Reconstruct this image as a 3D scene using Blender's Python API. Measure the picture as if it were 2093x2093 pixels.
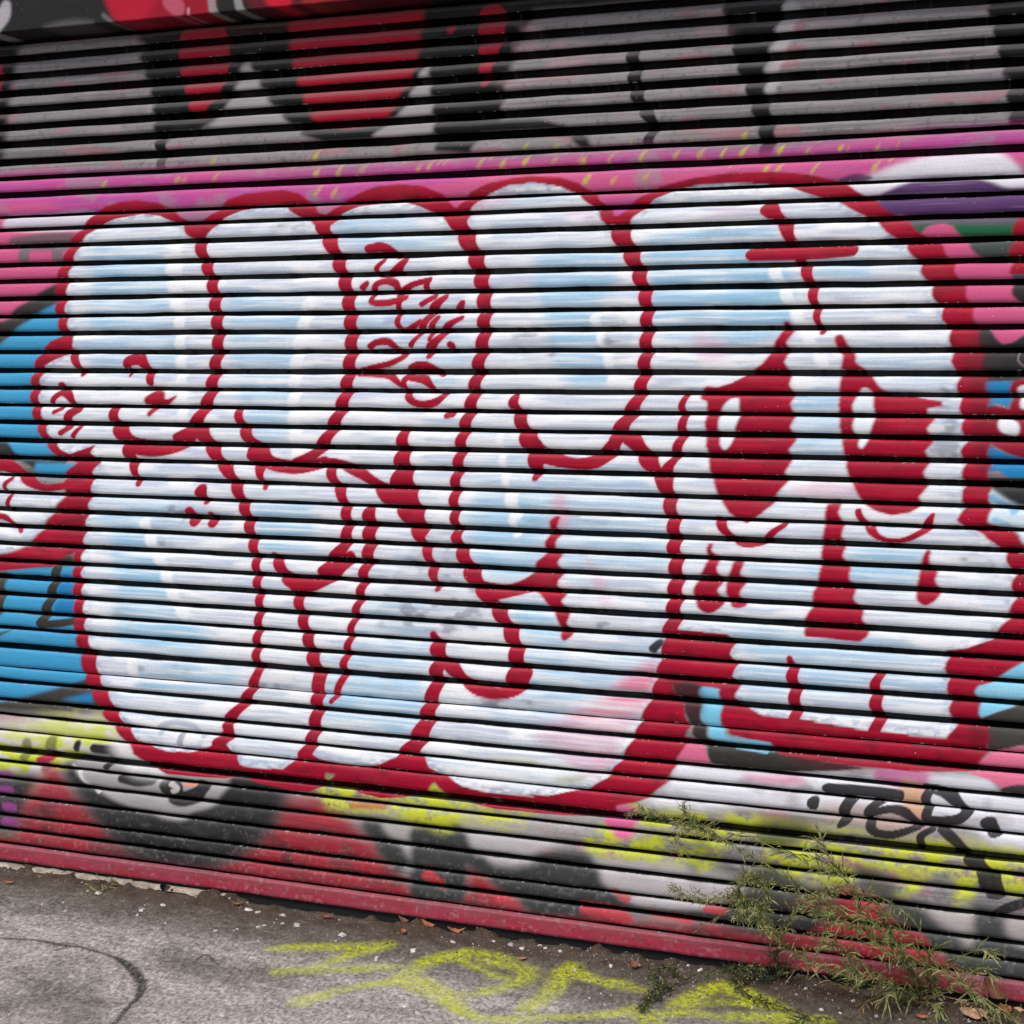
import bpy, math, random, re
import numpy as np
for o in list(bpy.data.objects): bpy.data.objects.remove(o)
random.seed(7); rng = np.random.default_rng(7)
S = bpy.context.scene; C = S.collection

# ------------------------------------------------------------------ camera, sky, sun, exposure
FPX, W0 = 2900.0, 2093.0
PITCH, YAW = math.radians(6.0722), math.radians(19.3071)
CAM = np.array([0.0, -4.0688, 1.81])
cd = bpy.data.cameras.new('camera'); cam = bpy.data.objects.new('camera', cd); C.objects.link(cam)
cd.sensor_width = 36; cd.lens = 36 * FPX / W0; cd.clip_start = .05; cd.clip_end = 500
cam.location = CAM; cam.rotation_euler = (math.pi / 2 - PITCH, 0, YAW); S.camera = cam

SUN_EL, SUN_AZ = math.radians(56), math.radians(206)     # azimuth: clockwise from +y, so from behind the camera
w = bpy.data.worlds.new('World'); S.world = w; w.use_nodes = True
nt = w.node_tree; bg = nt.nodes['Background']
sk = nt.nodes.new('ShaderNodeTexSky'); sk.sky_type = 'NISHITA'; sk.sun_disc = False
sk.sun_elevation = SUN_EL; sk.sun_rotation = SUN_AZ; sk.air_density = 1.0; sk.dust_density = 3.0; sk.ozone_density = 1.0
nt.links.new(sk.outputs[0], bg.inputs[0]); bg.inputs[1].default_value = .095
sd = bpy.data.lights.new('sun', 'SUN'); sd.energy = 1.5; sd.angle = math.radians(12); sd.color = (1, .965, .92)
sun = bpy.data.objects.new('sun', sd); C.objects.link(sun)
dx, dy, dz = math.sin(SUN_AZ) * math.cos(SUN_EL), math.cos(SUN_AZ) * math.cos(SUN_EL), math.sin(SUN_EL)
from mathutils import Vector
sun.rotation_euler = Vector((dx, dy, dz)).to_track_quat('Z', 'Y').to_euler()
sun.location = (0, -6, 8)
S.view_settings.view_transform = 'Standard'; S.view_settings.look = 'None'
S.view_settings.exposure = 0.60; S.view_settings.gamma = 1; S.view_settings.use_curve_mapping = False
S.render.engine = 'CYCLES'

# ------------------------------------------------------------------ where a traced point lies in the place
Fw = np.array([-math.sin(YAW) * math.cos(PITCH), math.cos(YAW) * math.cos(PITCH), -math.sin(PITCH)])
Rt = np.array([math.cos(YAW), math.sin(YAW), 0]); Up = np.cross(Rt, Fw)
def ray(px, py): return Fw * FPX + Rt * (px - W0 / 2) - Up * (py - W0 / 2)
def on_wall(px, py, y=0.0):
    d = ray(px, py); t = (y - CAM[1]) / d[1]; return CAM + t * d
def on_ground(px, py, z=0.0):
    d = ray(px, py); t = (z - CAM[2]) / d[2]; return CAM + t * d
REG = dict(A=(0, 0), B=(500, 0), C=(1000, 0), D=(1493, 0), E=(0, 500), F=(500, 500), G=(1000, 500), H=(1493, 500),
           I=(0, 1000), J=(500, 1000), K=(1000, 1000), L=(1493, 1000), M=(0, 1493), N=(500, 1493), O=(1000, 1493), P=(1493, 1493))
def P(s):
    out = []; o = (0, 0)
    for tok in s.split():
        if tok[0].isalpha(): o = REG[tok[0]]; tok = tok[1:]
        if not tok: continue
        a = tok.split(','); x, y = o[0] + float(a[0]) / 3.22, o[1] + float(a[1]) / 3.22
        if a[0] in ('2600', '-900'):                       # fields that run on beyond the picture: follow the slats
            d = 1300 if a[0] == '2600' else -1500; y += (y - 738) / (x + 7278) * d; x += d
        out.append((x, y))
    return out
def lin(c):
    c = np.array(c, float) / 255
    return np.where(c <= .04045, c / 12.92, ((c + .055) / 1.055) ** 2.4)

def spline(p, closed, n=6):
    p = np.array(p, float); m = len(p)
    if m < 3: 
        t = np.linspace(0, 1, 9)[:, None]; return p[0] * (1 - t) + p[-1] * t if m == 2 else p
    out = []
    for i in range(m if closed else m - 1):
        if closed: a, b, c, d = p[(i - 1) % m], p[i], p[(i + 1) % m], p[(i + 2) % m]
        else: a, b, c, d = p[max(i - 1, 0)], p[i], p[i + 1], p[min(i + 2, m - 1)]
        l = np.linalg.norm(c[:2] - b[:2]) + 1e-9
        t1 = (c - a) * .5; t2 = (d - b) * .5
        for t_ in (t1, t2):                                  # no overshoot at tight corners
            k = np.linalg.norm(t_[:2]); 
            if k > l: t_ *= l / k
        for t in np.linspace(0, 1, n, endpoint=False):
            h = t * t * (3 - 2 * t)
            out.append(b * (1 - 3 * t * t + 2 * t ** 3) + c * h + t1 * (t - 2 * t * t + t ** 3) + t2 * (t ** 3 - t * t))
    if not closed: out.append(p[-1])
    return np.array(out)

def sstep(a): a = np.clip(a, 0, 1); return a * a * (3 - 2 * a)

class Canvas:
    """paint on a real surface: a grid of surface points (U along, V across) with a colour each"""
    def __init__(s, U, V, unproj, ui, vi, base, off=None):
        s.U, s.V, s.un, s.ui, s.vi = U, V, unproj, ui, vi
        s.col = np.empty((len(V), len(U), 3)); s.col[:] = lin(base)
        s.off = np.zeros((len(V), len(U))) if off is None else off
        s.du = np.median(np.diff(U)); s.dv = abs(np.median(np.diff(V)))
    def uv(s, pts): 
        q = np.array([s.un(*p[:2]) for p in pts]); return np.stack([q[:, s.ui], q[:, s.vi]], 1)
    def scale(s, p, vert=False):
        a = s.un(*p); b = s.un(p[0] + (0 if vert else 1), p[1] + (1 if vert else 0)); return float(np.linalg.norm(b - a))
    def noise(s, su, sv, seed, oct=1):
        r = np.random.default_rng(seed); tot = 0; amp = 1; nrm = 0
        for k in range(oct):
            u = (s.U - s.U[0]) / su; v = (s.V - s.V.min()) / sv
            lat = r.random((int(v.max()) + 3, int(u.max()) + 3))
            ui = u.astype(int); uf = sstep(u - ui); vi = v.astype(int); vf = sstep(v - vi)
            a = lat[np.ix_(vi, ui)] * (1 - uf) + lat[np.ix_(vi, ui + 1)] * uf
            b = lat[np.ix_(vi + 1, ui)] * (1 - uf) + lat[np.ix_(vi + 1, ui + 1)] * uf
            tot = tot + amp * (a * (1 - vf[:, None]) + b * vf[:, None]); nrm += amp; amp *= .5; su /= 2; sv /= 2
        return tot / nrm
    def mask_poly(s, path, soft=3, scal=True, smooth=True, n=6):
        pts = P(path) if isinstance(path, str) else path
        if smooth: pts = spline(pts, True, n)
        q = s.uv(pts); off = s.off if scal else s.off * .25
        r_in = np.nonzero((s.V >= q[:, 1].min() - .01) & (s.V <= q[:, 1].max() + .01))[0]
        a = np.zeros((len(s.V), len(s.U)))
        if len(r_in) == 0: return a
        r0, r1 = r_in[0], r_in[-1] + 1; NS = 4
        hv = np.minimum(np.abs(np.gradient(s.V)), s.dv * 1.2)[r0:r1]
        for k in range(NS):                                 # several scan lines for each row of points: clean edges
            V = s.V[r0:r1] + hv * ((k + .5) / NS - .5)
            fl = np.zeros((r1 - r0, len(s.U) + 1), np.int8)
            for i in range(len(q)):
                (x0, y0), (x1, y1) = q[i], q[(i + 1) % len(q)]
                if y0 == y1: continue
                rows = np.nonzero((V >= min(y0, y1)) & (V < max(y0, y1)))[0]
                if len(rows) == 0: continue
                xc = x0 + (V[rows] - y0) * (x1 - x0) / (y1 - y0)
                ix = np.clip(np.searchsorted(s.U, xc), 0, len(s.U) - 1)
                ix = np.searchsorted(s.U, xc + off[r0 + rows, ix])
                np.add.at(fl, (rows, ix), 1)
            a[r0:r1] += (np.cumsum(fl[:, :-1], 1) % 2) / NS
        return s.blur(a, soft * s.scale(pts[0]))
    def blur(s, a, r):
        for ax, d in ((1, s.du), (0, s.dv)):
            k = int(r / d / 1.5 + (.5 if ax == 1 else 0))
            if k < 1: continue
            for _ in range(2):
                pad = [(k + 1, k), (0, 0)] if ax == 0 else [(0, 0), (k + 1, k)]
                c = np.cumsum(np.pad(a, pad, mode='edge'), axis=ax)
                n = a.shape[ax]
                a = (np.take(c, range(2 * k + 1, 2 * k + 1 + n), ax) - np.take(c, range(0, n), ax)) / (2 * k + 1)
        return a
    def mask_stroke(s, path, wd, soft=3, vert=False, m=None, scal=True):
        pts = P(path) if isinstance(path, str) else path
        wd = [wd] * len(pts) if np.isscalar(wd) else list(np.interp(np.linspace(0, 1, len(pts)), np.linspace(0, 1, len(wd)), wd))
        p3 = spline([(a[0], a[1], b / 3.22) for a, b in zip(pts, wd)], False)
        q = s.uv(p3); sc = s.scale(pts[0], vert)
        r = p3[:, 2] * .5 * sc; sf = soft * sc
        if m is None: m = np.zeros((len(s.V), len(s.U)))
        order = s.V if s.V[0] < s.V[-1] else -s.V
        n = len(q)
        for i in range(max(n - 1, 1)):
            a = q[i]; b = q[min(i + 1, n - 1)]; R = max(r[i], r[min(i + 1, n - 1)]) + sf + .012
            lo, hi = np.minimum(a, b) - R, np.maximum(a, b) + R
            c0, c1 = np.searchsorted(s.U, [lo[0], hi[0]])
            rr = np.nonzero((s.V >= lo[1]) & (s.V <= hi[1]))[0]
            if c1 <= c0 or len(rr) == 0: continue
            r0, r1 = rr[0], rr[-1] + 1
            X = s.U[None, c0:c1] - (s.off[r0:r1, c0:c1] if scal else 0); Y = s.V[r0:r1, None]
            d = b - a; L2 = d @ d + 1e-12
            t = np.clip(((X - a[0]) * d[0] + (Y - a[1]) * d[1]) / L2, 0, 1)
            dist = np.hypot(X - a[0] - t * d[0], Y - a[1] - t * d[1])
            rad = r[i] * (1 - t) + r[min(i + 1, n - 1)] * t
            sub = m[r0:r1, c0:c1]; np.maximum(sub, sstep((rad - dist) / sf + .5), out=sub)
        return m
    def lay(s, m, col, op=1.0, tex=None):
        a = np.clip(m * op * (1 if tex is None else tex), 0, 1)[..., None]
        s.col = s.col * (1 - a) + lin(col) * a
    def poly(s, path, col, soft=3, op=1, scal=True, smooth=True, tex=None): s.lay(s.mask_poly(path, soft, scal, smooth), col, op, tex)
    def stroke(s, path, wd, col, soft=3, op=1, tex=None, vert=False): s.lay(s.mask_stroke(path, wd, soft, vert), col, op, tex)

# ------------------------------------------------------------------ materials
def material(name):
    m = bpy.data.materials.new(name); m.use_nodes = True; n = m.node_tree.nodes
    return m, m.node_tree, n['Principled BSDF']
def noise_node(t, scale, detail=4, vec=None, rough=.55):
    n = t.nodes.new('ShaderNodeTexNoise'); n.inputs['Scale'].default_value = scale; n.inputs['Detail'].default_value = detail
    n.inputs['Roughness'].default_value = rough
    if vec is not None: t.links.new(vec, n.inputs['Vector'])
    return n
def ramp(t, src, stops):
    r = t.nodes.new('ShaderNodeValToRGB'); e = r.color_ramp.elements
    while len(e) < len(stops): e.new(.5)
    for k, (p, c) in enumerate(stops):
        e[k].position = p; e[k].color = (*c, 1) if hasattr(c, '__len__') else (c, c, c, 1)
    t.links.new(src, r.inputs[0]); return r.outputs[0]
def mix(t, a, b, fac, mode='MIX'):
    n = t.nodes.new('ShaderNodeMix'); n.data_type = 'RGBA'; n.blend_type = mode
    for v, sck in ((fac, n.inputs[0]), (a, n.inputs[6]), (b, n.inputs[7])):
        if isinstance(v, (int, float)): sck.default_value = v
        elif isinstance(v, (tuple, list, np.ndarray)): sck.default_value = (*v, 1)
        else: t.links.new(v, sck)
    return n.outputs[2]
def coords(t, scale=(1, 1, 1)):
    g = t.nodes.new('ShaderNodeNewGeometry'); mp = t.nodes.new('ShaderNodeMapping')
    mp.inputs['Scale'].default_value = scale; t.links.new(g.outputs['Position'], mp.inputs[0]); return mp.outputs[0]
def bump(t, b, h, strength, dist):
    n = t.nodes.new('ShaderNodeBump'); n.inputs['Strength'].default_value = strength; n.inputs['Distance'].default_value = dist
    t.links.new(h, n.inputs['Height']); t.links.new(n.outputs[0], b.inputs['Normal']); return n

def painted(name, rough=.45, dirt=.13):
    m, t, b = material(name)
    at = t.nodes.new('ShaderNodeAttribute'); at.attribute_name = 'paint'
    st = noise_node(t, 1, 5, coords(t, (9, 9, 330)), .6)              # roller and spray streaks along the slat
    k = ramp(t, st.outputs[0], [(.25, .80), (.55, 1.0), (.8, 1.06)])
    col = mix(t, at.outputs['Color'], k, 1.0, 'MULTIPLY')
    fine = noise_node(t, 260, 3, coords(t), .7)
    col = mix(t, col, ramp(t, fine.outputs[0], [(.3, .86), (.6, 1.0), (.75, 1.05)]), 1.0, 'MULTIPLY')
    gr = noise_node(t, 5, 6, coords(t, (1, 1, 2.5)), .65)              # grime in cloudy patches
    col = mix(t, col, (.16, .15, .14), ramp(t, gr.outputs[0], [(.52, 0.0), (.75, dirt)]))
    ch = noise_node(t, 150, 2, coords(t, (1, 1, 1)), .5)               # chips and specks
    col = mix(t, col, (.62, .62, .62), ramp(t, ch.outputs[0], [(.765, 0.0), (.79, .8)]))
    t.links.new(col, b.inputs['Base Color'])
    t.links.new(ramp(t, gr.outputs[0], [(.3, rough), (.8, rough + .25)]), b.inputs['Roughness'])
    b.inputs['Specular IOR Level'].default_value = .22
    bump(t, b, fine.outputs[0], .25, .002)
    return m
M_paint = painted('slat_paint')
M_lintel = painted('lintel_paint', .6, .08)
def plain(name, c1, c2, scale, rough=.8, bmp=.3, bd=.003):
    m, t, b = material(name); n = noise_node(t, scale, 6, coords(t), .62)
    t.links.new(ramp(t, n.outputs[0], [(.3, lin(c1)), (.7, lin(c2))]), b.inputs['Base Color'])
    b.inputs['Roughness'].default_value = rough; bump(t, b, n.outputs[0], bmp, bd); return m
M_dark = plain('joint_black', (9, 9, 10), (20, 19, 20), 60, .9)
m, t, b = material('joint_paint'); at = t.nodes.new('ShaderNodeAttribute'); at.attribute_name = 'paint'; t.links.new(at.outputs['Color'], b.inputs['Base Color'])
b.inputs['Roughness'].default_value = .9; b.inputs['Specular IOR Level'].default_value = .05; M_joint = m
M_wall = plain('render_wall', (120, 116, 112), (160, 155, 150), 6, .9)
M_metal = plain('rail_metal', (60, 60, 62), (95, 95, 98), 20, .5)

def new_obj(name, verts, faces, mats, parent=None, smooth=False, midx=None):
    me = bpy.data.meshes.new(name)
    if isinstance(verts, np.ndarray) and isinstance(faces, np.ndarray):
        me.vertices.add(len(verts)); me.vertices.foreach_set('co', verts.astype(np.float32).ravel())
        me.loops.add(faces.size); me.loops.foreach_set('vertex_index', faces.astype(np.int32).ravel())
        me.polygons.add(len(faces)); me.polygons.foreach_set('loop_start', np.arange(0, faces.size, faces.shape[1], dtype=np.int32))
        me.update(calc_edges=True)
    else:
        me.from_pydata([tuple(v) for v in verts], [], [tuple(f) for f in faces])
    for m in (mats if isinstance(mats, (list, tuple)) else [mats]): me.materials.append(m)
    if midx is not None: me.polygons.foreach_set('material_index', np.asarray(midx, np.int32))
    if smooth: me.polygons.foreach_set('use_smooth', np.ones(len(me.polygons), bool))
    me.update(); o = bpy.data.objects.new(name, me); C.objects.link(o)
    if parent: o.parent = parent
    return o
def empty(name, loc=(0, 0, 0)):
    o = bpy.data.objects.new(name, None); o.location = loc; o.empty_display_size = .1; C.objects.link(o); return o
def tag(o, label=None, cat=None, group=None, kind=None):
    if label: o['label'] = label
    if cat: o['category'] = cat
    if group: o['group'] = group
    if kind: o['kind'] = kind
    return o
def box(name, lo, hi, mat, parent=None, bev=.004):
    import bmesh
    bm = bmesh.new(); bmesh.ops.create_cube(bm, size=1)
    lo, hi = Vector(lo), Vector(hi)
    for v in bm.verts: v.co = Vector([(lo[i] + hi[i]) / 2 + v.co[i] * (hi[i] - lo[i]) for i in range(3)])
    bmesh.ops.bevel(bm, geom=bm.edges[:], offset=bev, segments=2, affect='EDGES')
    me = bpy.data.meshes.new(name); bm.to_mesh(me); bm.free(); me.materials.append(mat)
    o = bpy.data.objects.new(name, me); C.objects.link(o)
    if parent: o.parent = parent
    return o

# ------------------------------------------------------------------ the roller shutter: joints measured at both edges of the photograph
LY = [14, 50, 86, 122, 158, 193, 227, 262, 297, 333] + [366,403,438,475,509,548,584,620,654,689,724,760,797,832,866,902,938,973,1009,1042,1076,1111,1145,1179,1214,1250,1283,1320,1362,1391,1425,1458,1491,1525,1559,1592,1625,1661,1690,1721]
RY = [None] * 10 + [259,298,368,388,433,480,520,564,613,658,710,761,803,848,894,941,986,1033,1078,1123,1166,1213,1259,1301,1345,1391,1436,1484,1540,1576,1633,1665,1707,1763,1782,1828,1878,1934,1970,2005]
zj = []
for l, r in zip(LY, RY):
    a = on_wall(0, l)[2]; zj.append((a + on_wall(2093, r)[2]) / 2 if r else a)
zj = np.array(zj)
gap = np.full(len(zj), .0165); gap[:10] = .0235
def setgap(l, g): gap[LY.index(l)] = g
for l, g in ((366,.014),(403,.021),(438,.009),(475,.014),(509,.015),(654,.013),(760,.0175),(797,.014),(832,.013),(973,.0125),(1009,.013),(1179,.018),(1250,.012),(1283,.016),(1320,.021),(1362,.0035),
             (1391,.016),(1425,.013),(1458,.0105),(1491,.0075),(1525,.022),(1559,.0125),(1592,.0125),(1625,.014),(1661,.011),(1690,.014),(1721,.007)): setgap(l, g)
z_bot = on_wall(0, 1754)[2]
X0, X1 = -3.52, .2
XW0, XW1 = -5.6, 2.4
U = np.concatenate([np.arange(XW0, -4.5, .05), np.arange(-4.5, X0, .014), np.linspace(X0, X1, 1400), np.arange(X1 + .014, 1.2, .014), np.arange(1.25, XW1 + .01, .05)])
TT = np.array([0, .045, .11, .19, .28, .37, .46, .55, .64, .73, .82, .92, 1.0]); NR = len(TT)
DEPTH = np.interp(TT, [0, .05, .12, .22, .34, .46, .58, .70, .82, .92, 1], [.0075, .0028, .0005, -.0010, -.0020, -.0026, -.0028, -.0025, -.0015, .0006, .0048])
slats = []
for i in range(len(zj)):
    top = zj[i] - gap[i] / 2
    bot = (zj[i + 1] + gap[i + 1] / 2) if i + 1 < len(zj) else None
    if bot is not None: slats.append((top, bot))
rail_top = zj[-1] - gap[-1] / 2
rows = np.concatenate([t + (b - t) * TT for t, b in slats] + [rail_top + (z_bot - rail_top) * TT])
tt = np.tile(TT, len(slats) + 1)
fx = np.clip((U + 3.3) / 3.3, 0, 1)
amp = .0085 + .003 * fx
off = (np.maximum(0, (.62 - tt) / .62) ** 1.7 + .3 * np.maximum(0, (tt - .62) / .38) ** 2)[:, None] * amp[None, :]
off[-NR:] = 0
cv = Canvas(U, rows, on_wall, 0, 2, (136, 132, 132), off)

# ---------------- paint, oldest coat first (colours are those of the paint)
RED, WHITE, PINK, CYAN, BLACK = (155, 0, 41), (226, 230, 233), (200, 84, 128), (58, 152, 196), (9, 9, 10)
GREY, MAG, YEL, SAL, PUR = (150, 146, 146), (190, 70, 144), (194, 200, 50), (150, 37, 50), (84, 50, 100)
n_st = cv.noise(.30, .0055, 1, 2); n_st2 = cv.noise(.16, .008, 2, 2); n_cl = cv.noise(.09, .05, 3, 3); n_sp = cv.noise(.012, .01, 4, 2); n_mid = cv.noise(.045, .02, 5, 2)
cl = lambda a, lo, hi: np.clip((a - lo) / (hi - lo), 0, 1)
cv.lay(cl(n_cl, .52, .75), (160, 150, 154), .55); cv.lay(cl(n_st, .5, .7), (88, 87, 90), .6); cv.lay(cl(n_sp, .62, .8), (86, 84, 86), .5); cv.lay(cl(cv.noise(.10, .03, 9, 2), .64, .76), (168, 104, 116), .6)
# band of old pale paint along the lower part
cv.poly('I-900,1500 A0,5200 P2600,560 P2600,900 P1932,860 O1932,700 O0,620 N900,560 M1700,420 M400,260 M-900,260', (196, 192, 192), 12, smooth=False)
# black letters of the top row, and lintel shade painted over them
cv.poly('A-900,150 140,190 135,290 100,450 62,650 45,850 22,1050 0,1090 -900,1150', BLACK, 5)
cv.stroke('A-40,440 -30,560 -50,680', [110, 90, 60], RED, 6)
cv.poly('A940,100 960,280 920,370 955,500 990,600 1010,720 1010,850 1020,960 1050,985 1085,960 1110,900 1300,860 1400,800 1500,690 1570,560 1600,420 B0,360 30,420 80,540 140,660 240,780 370,890 520,935 820,925 960,800 1040,720 1110,590 1160,470 1205,400 1215,590 1235,720 1240,860 1250,1000 1480,1010 1520,930 C0,880 300,870 420,900 520,900 600,975 680,970 640,900 500,835 330,785 150,790 60,800 85,680 105,540 150,400 210,270 270,110 300,-60 A940,-60', BLACK, 5, smooth=False)
cv.poly('A480,-100 640,150 880,200 930,285 1170,312 1520,290 B0,292 300,250 700,205 1150,168 1540,135 1932,112 C270,105 900,40 1500,-10 1500,-200 A480,-200', (20, 17, 18), 8, smooth=False)  # shade under the lintel, painted near-black onto the top slats
cv.lay(cv.mask_poly('A1000,160 1932,150 B200,130 1100,60 1100,160 300,220 A1932,260', 10), (50, 4, 14), .8)
cv.poly('A1610,385 1680,500 1745,640 1850,770 B370,880 A1900,860 1380,840 1500,700 1560,560', (158, 154, 154), 6, smooth=False)
cv.stroke('A1055,950 1060,1010', 70, BLACK, 5); cv.stroke('A1060,1060 1060,1100', 60, (60, 58, 58), 5)
cv.poly('B1195,405 1160,470 1110,590 1030,745 830,905 1230,880 1225,740 1210,590', (158, 154, 154), 6, smooth=False)
for q, ww in (('A1340,310 1345,430 1330,560 1300,700', [330, 320, 230, 110]),): cv.stroke(q, ww, (156, 8, 38), 6)
cv.poly('B290,180 310,400 345,530 390,660 450,790 600,850 760,840 930,780 1010,640 1090,520 1135,390 1160,180 1160,60 300,60', (156, 8, 38), 5)
cv.stroke('B1630,130 1615,270 1590,400 1570,540', [190, 150, 100, 60], (156, 8, 38), 5); cv.stroke('B1350,165 1355,190', 60, (156, 8, 38), 5)
cv.stroke('C935,345 950,450 960,590 1005,720 1070,810 1040,940', [85, 90, 90, 75, 75, 65], BLACK, 5)
cv.stroke('C1740,-60 1730,60 1735,250 1740,400 1740,520 1770,680 1820,850 1820,1000', [420, 380, 300, 240, 150, 120, 105, 95], BLACK, 8)
cv.stroke('D400,60 350,210 310,330 270,470 260,640', [110, 120, 110, 100, 70], (190, 188, 190), 14, .6)
cv.poly('D1690,-60 1690,60 1730,230 1770,400 1800,560 1822,700 1832,840 2300,830 2300,-60', BLACK, 4, smooth=False)
cv.lay(cv.mask_poly('D300,600 D1000,560 D1780,480 1800,600 1000,680 300,720', 8), (120, 122, 125), .5, cl(n_st, .3, .7))
cv.lay(cv.mask_poly('C0,230 500,150 1000,120 1500,90 1550,260 1000,300 400,480 100,560', 20), (186, 140, 148), .5, cl(n_cl, .5, .7))
# magenta band
mb = cv.mask_poly('A-900,1190 0,1150 400,1125 1000,1130 1932,1120 B700,1105 1300,1060 1932,1045 C300,1050 700,1010 1000,985 1500,990 1800,1000 D500,955 1000,905 1932,850 2600,800 2600,1300 1500,1400 0,1500 A1932,1600 0,1440 -900,1460', 7, smooth=False)
cv.lay(mb, MAG, 1, .72 + .5 * n_st2)
cv.lay(mb, (160, 78, 160), .7, cl(n_st, .55, .8)); cv.lay(mb, (205, 92, 128), .7, cl(cv.noise(.35, .05, 12), .5, .75)); cv.lay(mb, (150, 130, 140), .6, cl(n_cl, .62, .74))
ys = 'A690,1215 1170,1185 1215,1190 1420,1165 1405,1062 B475,1140 620,1140 780,1110 1150,1105 1220,1090 1550,1080 1700,1085 1850,1060 480,1255 590,1270 470,1030 C90,1080 240,1065 430,1060 620,1065 1005,1030 1230,1020 1390,1010 1540,1000 640,1180 820,1190 1030,1170 245,960 440,970 790,1060 D90,895 90,990 330,980 510,990 730,970 970,970 230,1110 310,1110 550,1110 950,1100 75,1000'
for x, y in P(ys):
    l = random.uniform(5, 13); cv.stroke([(x + 4, y - l), (x - 1, y), (x - 5, y + l * .8)], [10, random.uniform(20, 40), 16], (188, 180, 62), 7, random.uniform(.5, .95), tex=.35 + .9 * n_sp)
for k in range(26):
    x = random.uniform(560, 1900); y = 340 - (x - 560) * .045 + random.uniform(-16, 40); cv.stroke([(x + 3, y - 6), (x - 3, y + 7)], 16, (186, 176, 70), 4, random.uniform(.25, .6))
# left field
cv.poly('A-900,1440 30,1425 500,1420 500,1930 E420,420 0,560 -900,800', PINK, 3, smooth=False, tex=.9 + .25 * n_st)
cv.poly('A40,1435 300,1415 600,1400 540,1510 40,1520', (214, 206, 220), 5); cv.poly('A70,1565 480,1530 470,1640 90,1640', (84, 84, 86), 5, tex=.6 + .5 * n_st)
for q in ('A155,1640 155,1690', 'A375,1650 378,1710'): cv.stroke(q, 75, (104, 100, 104), 5, .9)
cv.poly('E420,260 260,320 120,410 0,505 -900,900 -900,1700 0,1480 100,1420 420,1500', (46, 44, 44), 3)
cv.poly('E400,390 330,410 210,480 75,580 0,655 -300,800 -900,900 -900,1250 0,1290 70,1330 130,1392 330,1400 500,1300', CYAN, 3, tex=.86 + .28 * n_st)
cv.poly('E235,1440 225,1515 430,1515 520,1440', CYAN, 3, smooth=False)
cv.poly('I-900,560 0,560 480,420 620,1300 700,1500 -900,1560', (58, 54, 50), 4, smooth=False)
cv.poly('I50,530 480,505 500,1000 565,1250 170,1365 0,1400 -900,1500 -900,900 0,830 22,740 32,640', CYAN, 3, smooth=False, tex=.84 + .3 * n_st)
cv.stroke('I-40,560 5,640 0,760 -60,850', [60, 46, 44, 40], (60, 56, 52), 4); cv.stroke('I-200,1010 -20,960 60,930', [40, 26, 8], (58, 55, 52), 4, .8)
cv.stroke('I375,530 350,650 310,780 270,880', 62, (52, 49, 46), 3); cv.stroke('I265,885 380,880 500,860', 44, (52, 49, 46), 3)
cv.poly('I410,545 485,555 490,815 350,815', (28, 122, 178), 3, smooth=False); cv.poly('I400,1388 600,1345 620,1410 500,1405', (34, 130, 186), 3, smooth=False)
# lower left corner
cv.poly('I-900,1560 0,1520 660,1485 800,1600 900,1720 700,1900 400,2000 -900,2000', (214, 208, 212), 7)
cv.lay(cv.mask_poly('I-900,1640 0,1600 420,1490 780,1560 760,1700 560,1800 330,1930 0,1980 -900,1990', 12), (196, 206, 62), 1, cl(n_mid, .3, .55))
cv.lay(cv.mask_poly('I80,1560 600,1520 640,1610 100,1680', 10), (206, 214, 140), .7, .4 + .6 * n_st)
for q, ww in (('I180,1670 160,1760', 60), ('I340,1660 330,1720', 70), ('I300,1790 290,1830', 60)): cv.stroke(q, ww, (74, 74, 52), 8, .7)
cv.poly('M-900,280 0,270 250,280 230,420 170,500 110,690 -900,800', (52, 48, 52), 8)
for q in ('M-60,290 60,290', 'M-60,390 70,395', 'M40,500 90,510', 'M30,600 130,620'): cv.stroke(q, 50, (150, 70, 140), 7, .85)
cv.poly('M-900,680 0,670 90,690 110,790 -900,800', (22, 104, 62), 7); cv.stroke('M270,200 330,170', 60, (176, 40, 64), 8)
sal = cv.mask_poly('M-900,790 100,700 165,500 245,310 330,190 430,300 545,470 660,600 800,760 940,860 1400,890 1580,810 1720,700 1830,500 N230,430 500,440 760,660 1000,940 1100,1060 1180,940 1260,970 1370,1110 1440,1120 1470,880 1560,930 1840,1180 O220,1180 600,1180 700,1110 900,1250 1300,1280 P700,1060 860,1060 1000,1200 1330,1420 1500,1600 2600,1900 2600,2200 M-900,1200', 8, smooth=False)
cv.lay(sal, SAL, 1, .85 + .25 * n_st2); cv.lay(sal, (98, 54, 58), .8, cl(n_cl, .52, .70)); cv.lay(sal, (176, 60, 74), .5, cl(n_st2, .6, .8))
cv.poly('M390,280 520,460 630,600 770,760 920,870 1150,900 1420,905 1610,820 1760,700 1860,520 1900,430 N60,470 250,420 320,330 M1500,250 800,150 450,200', (40, 40, 42), 15)
cv.poly('M470,225 560,340 700,430 900,520 1060,575 1200,590 1260,540 1390,495 1490,370 1500,300 1100,150 800,80 600,150', (160, 157, 156), 5)
for q, ww in (('M800,310 900,335 990,325', 60), ('M1090,360 1130,430 1200,450 1290,420 1330,370', 85), ('M620,115 760,130', 55), ('M510,85 505,115', 42), ('M735,185 700,240', 42), ('M905,290 960,275', 50), ('M1130,400 1150,400', 120)): cv.stroke(q, ww, (38, 37, 38), 5)
cv.stroke('M1120,350 1170,380 1140,400', 30, (190, 184, 180), 4); cv.stroke('M1210,350 1270,355', 26, (214, 140, 120), 4); cv.stroke('M490,230 560,335 640,400', 22, (214, 212, 212), 4, .8)
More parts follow.
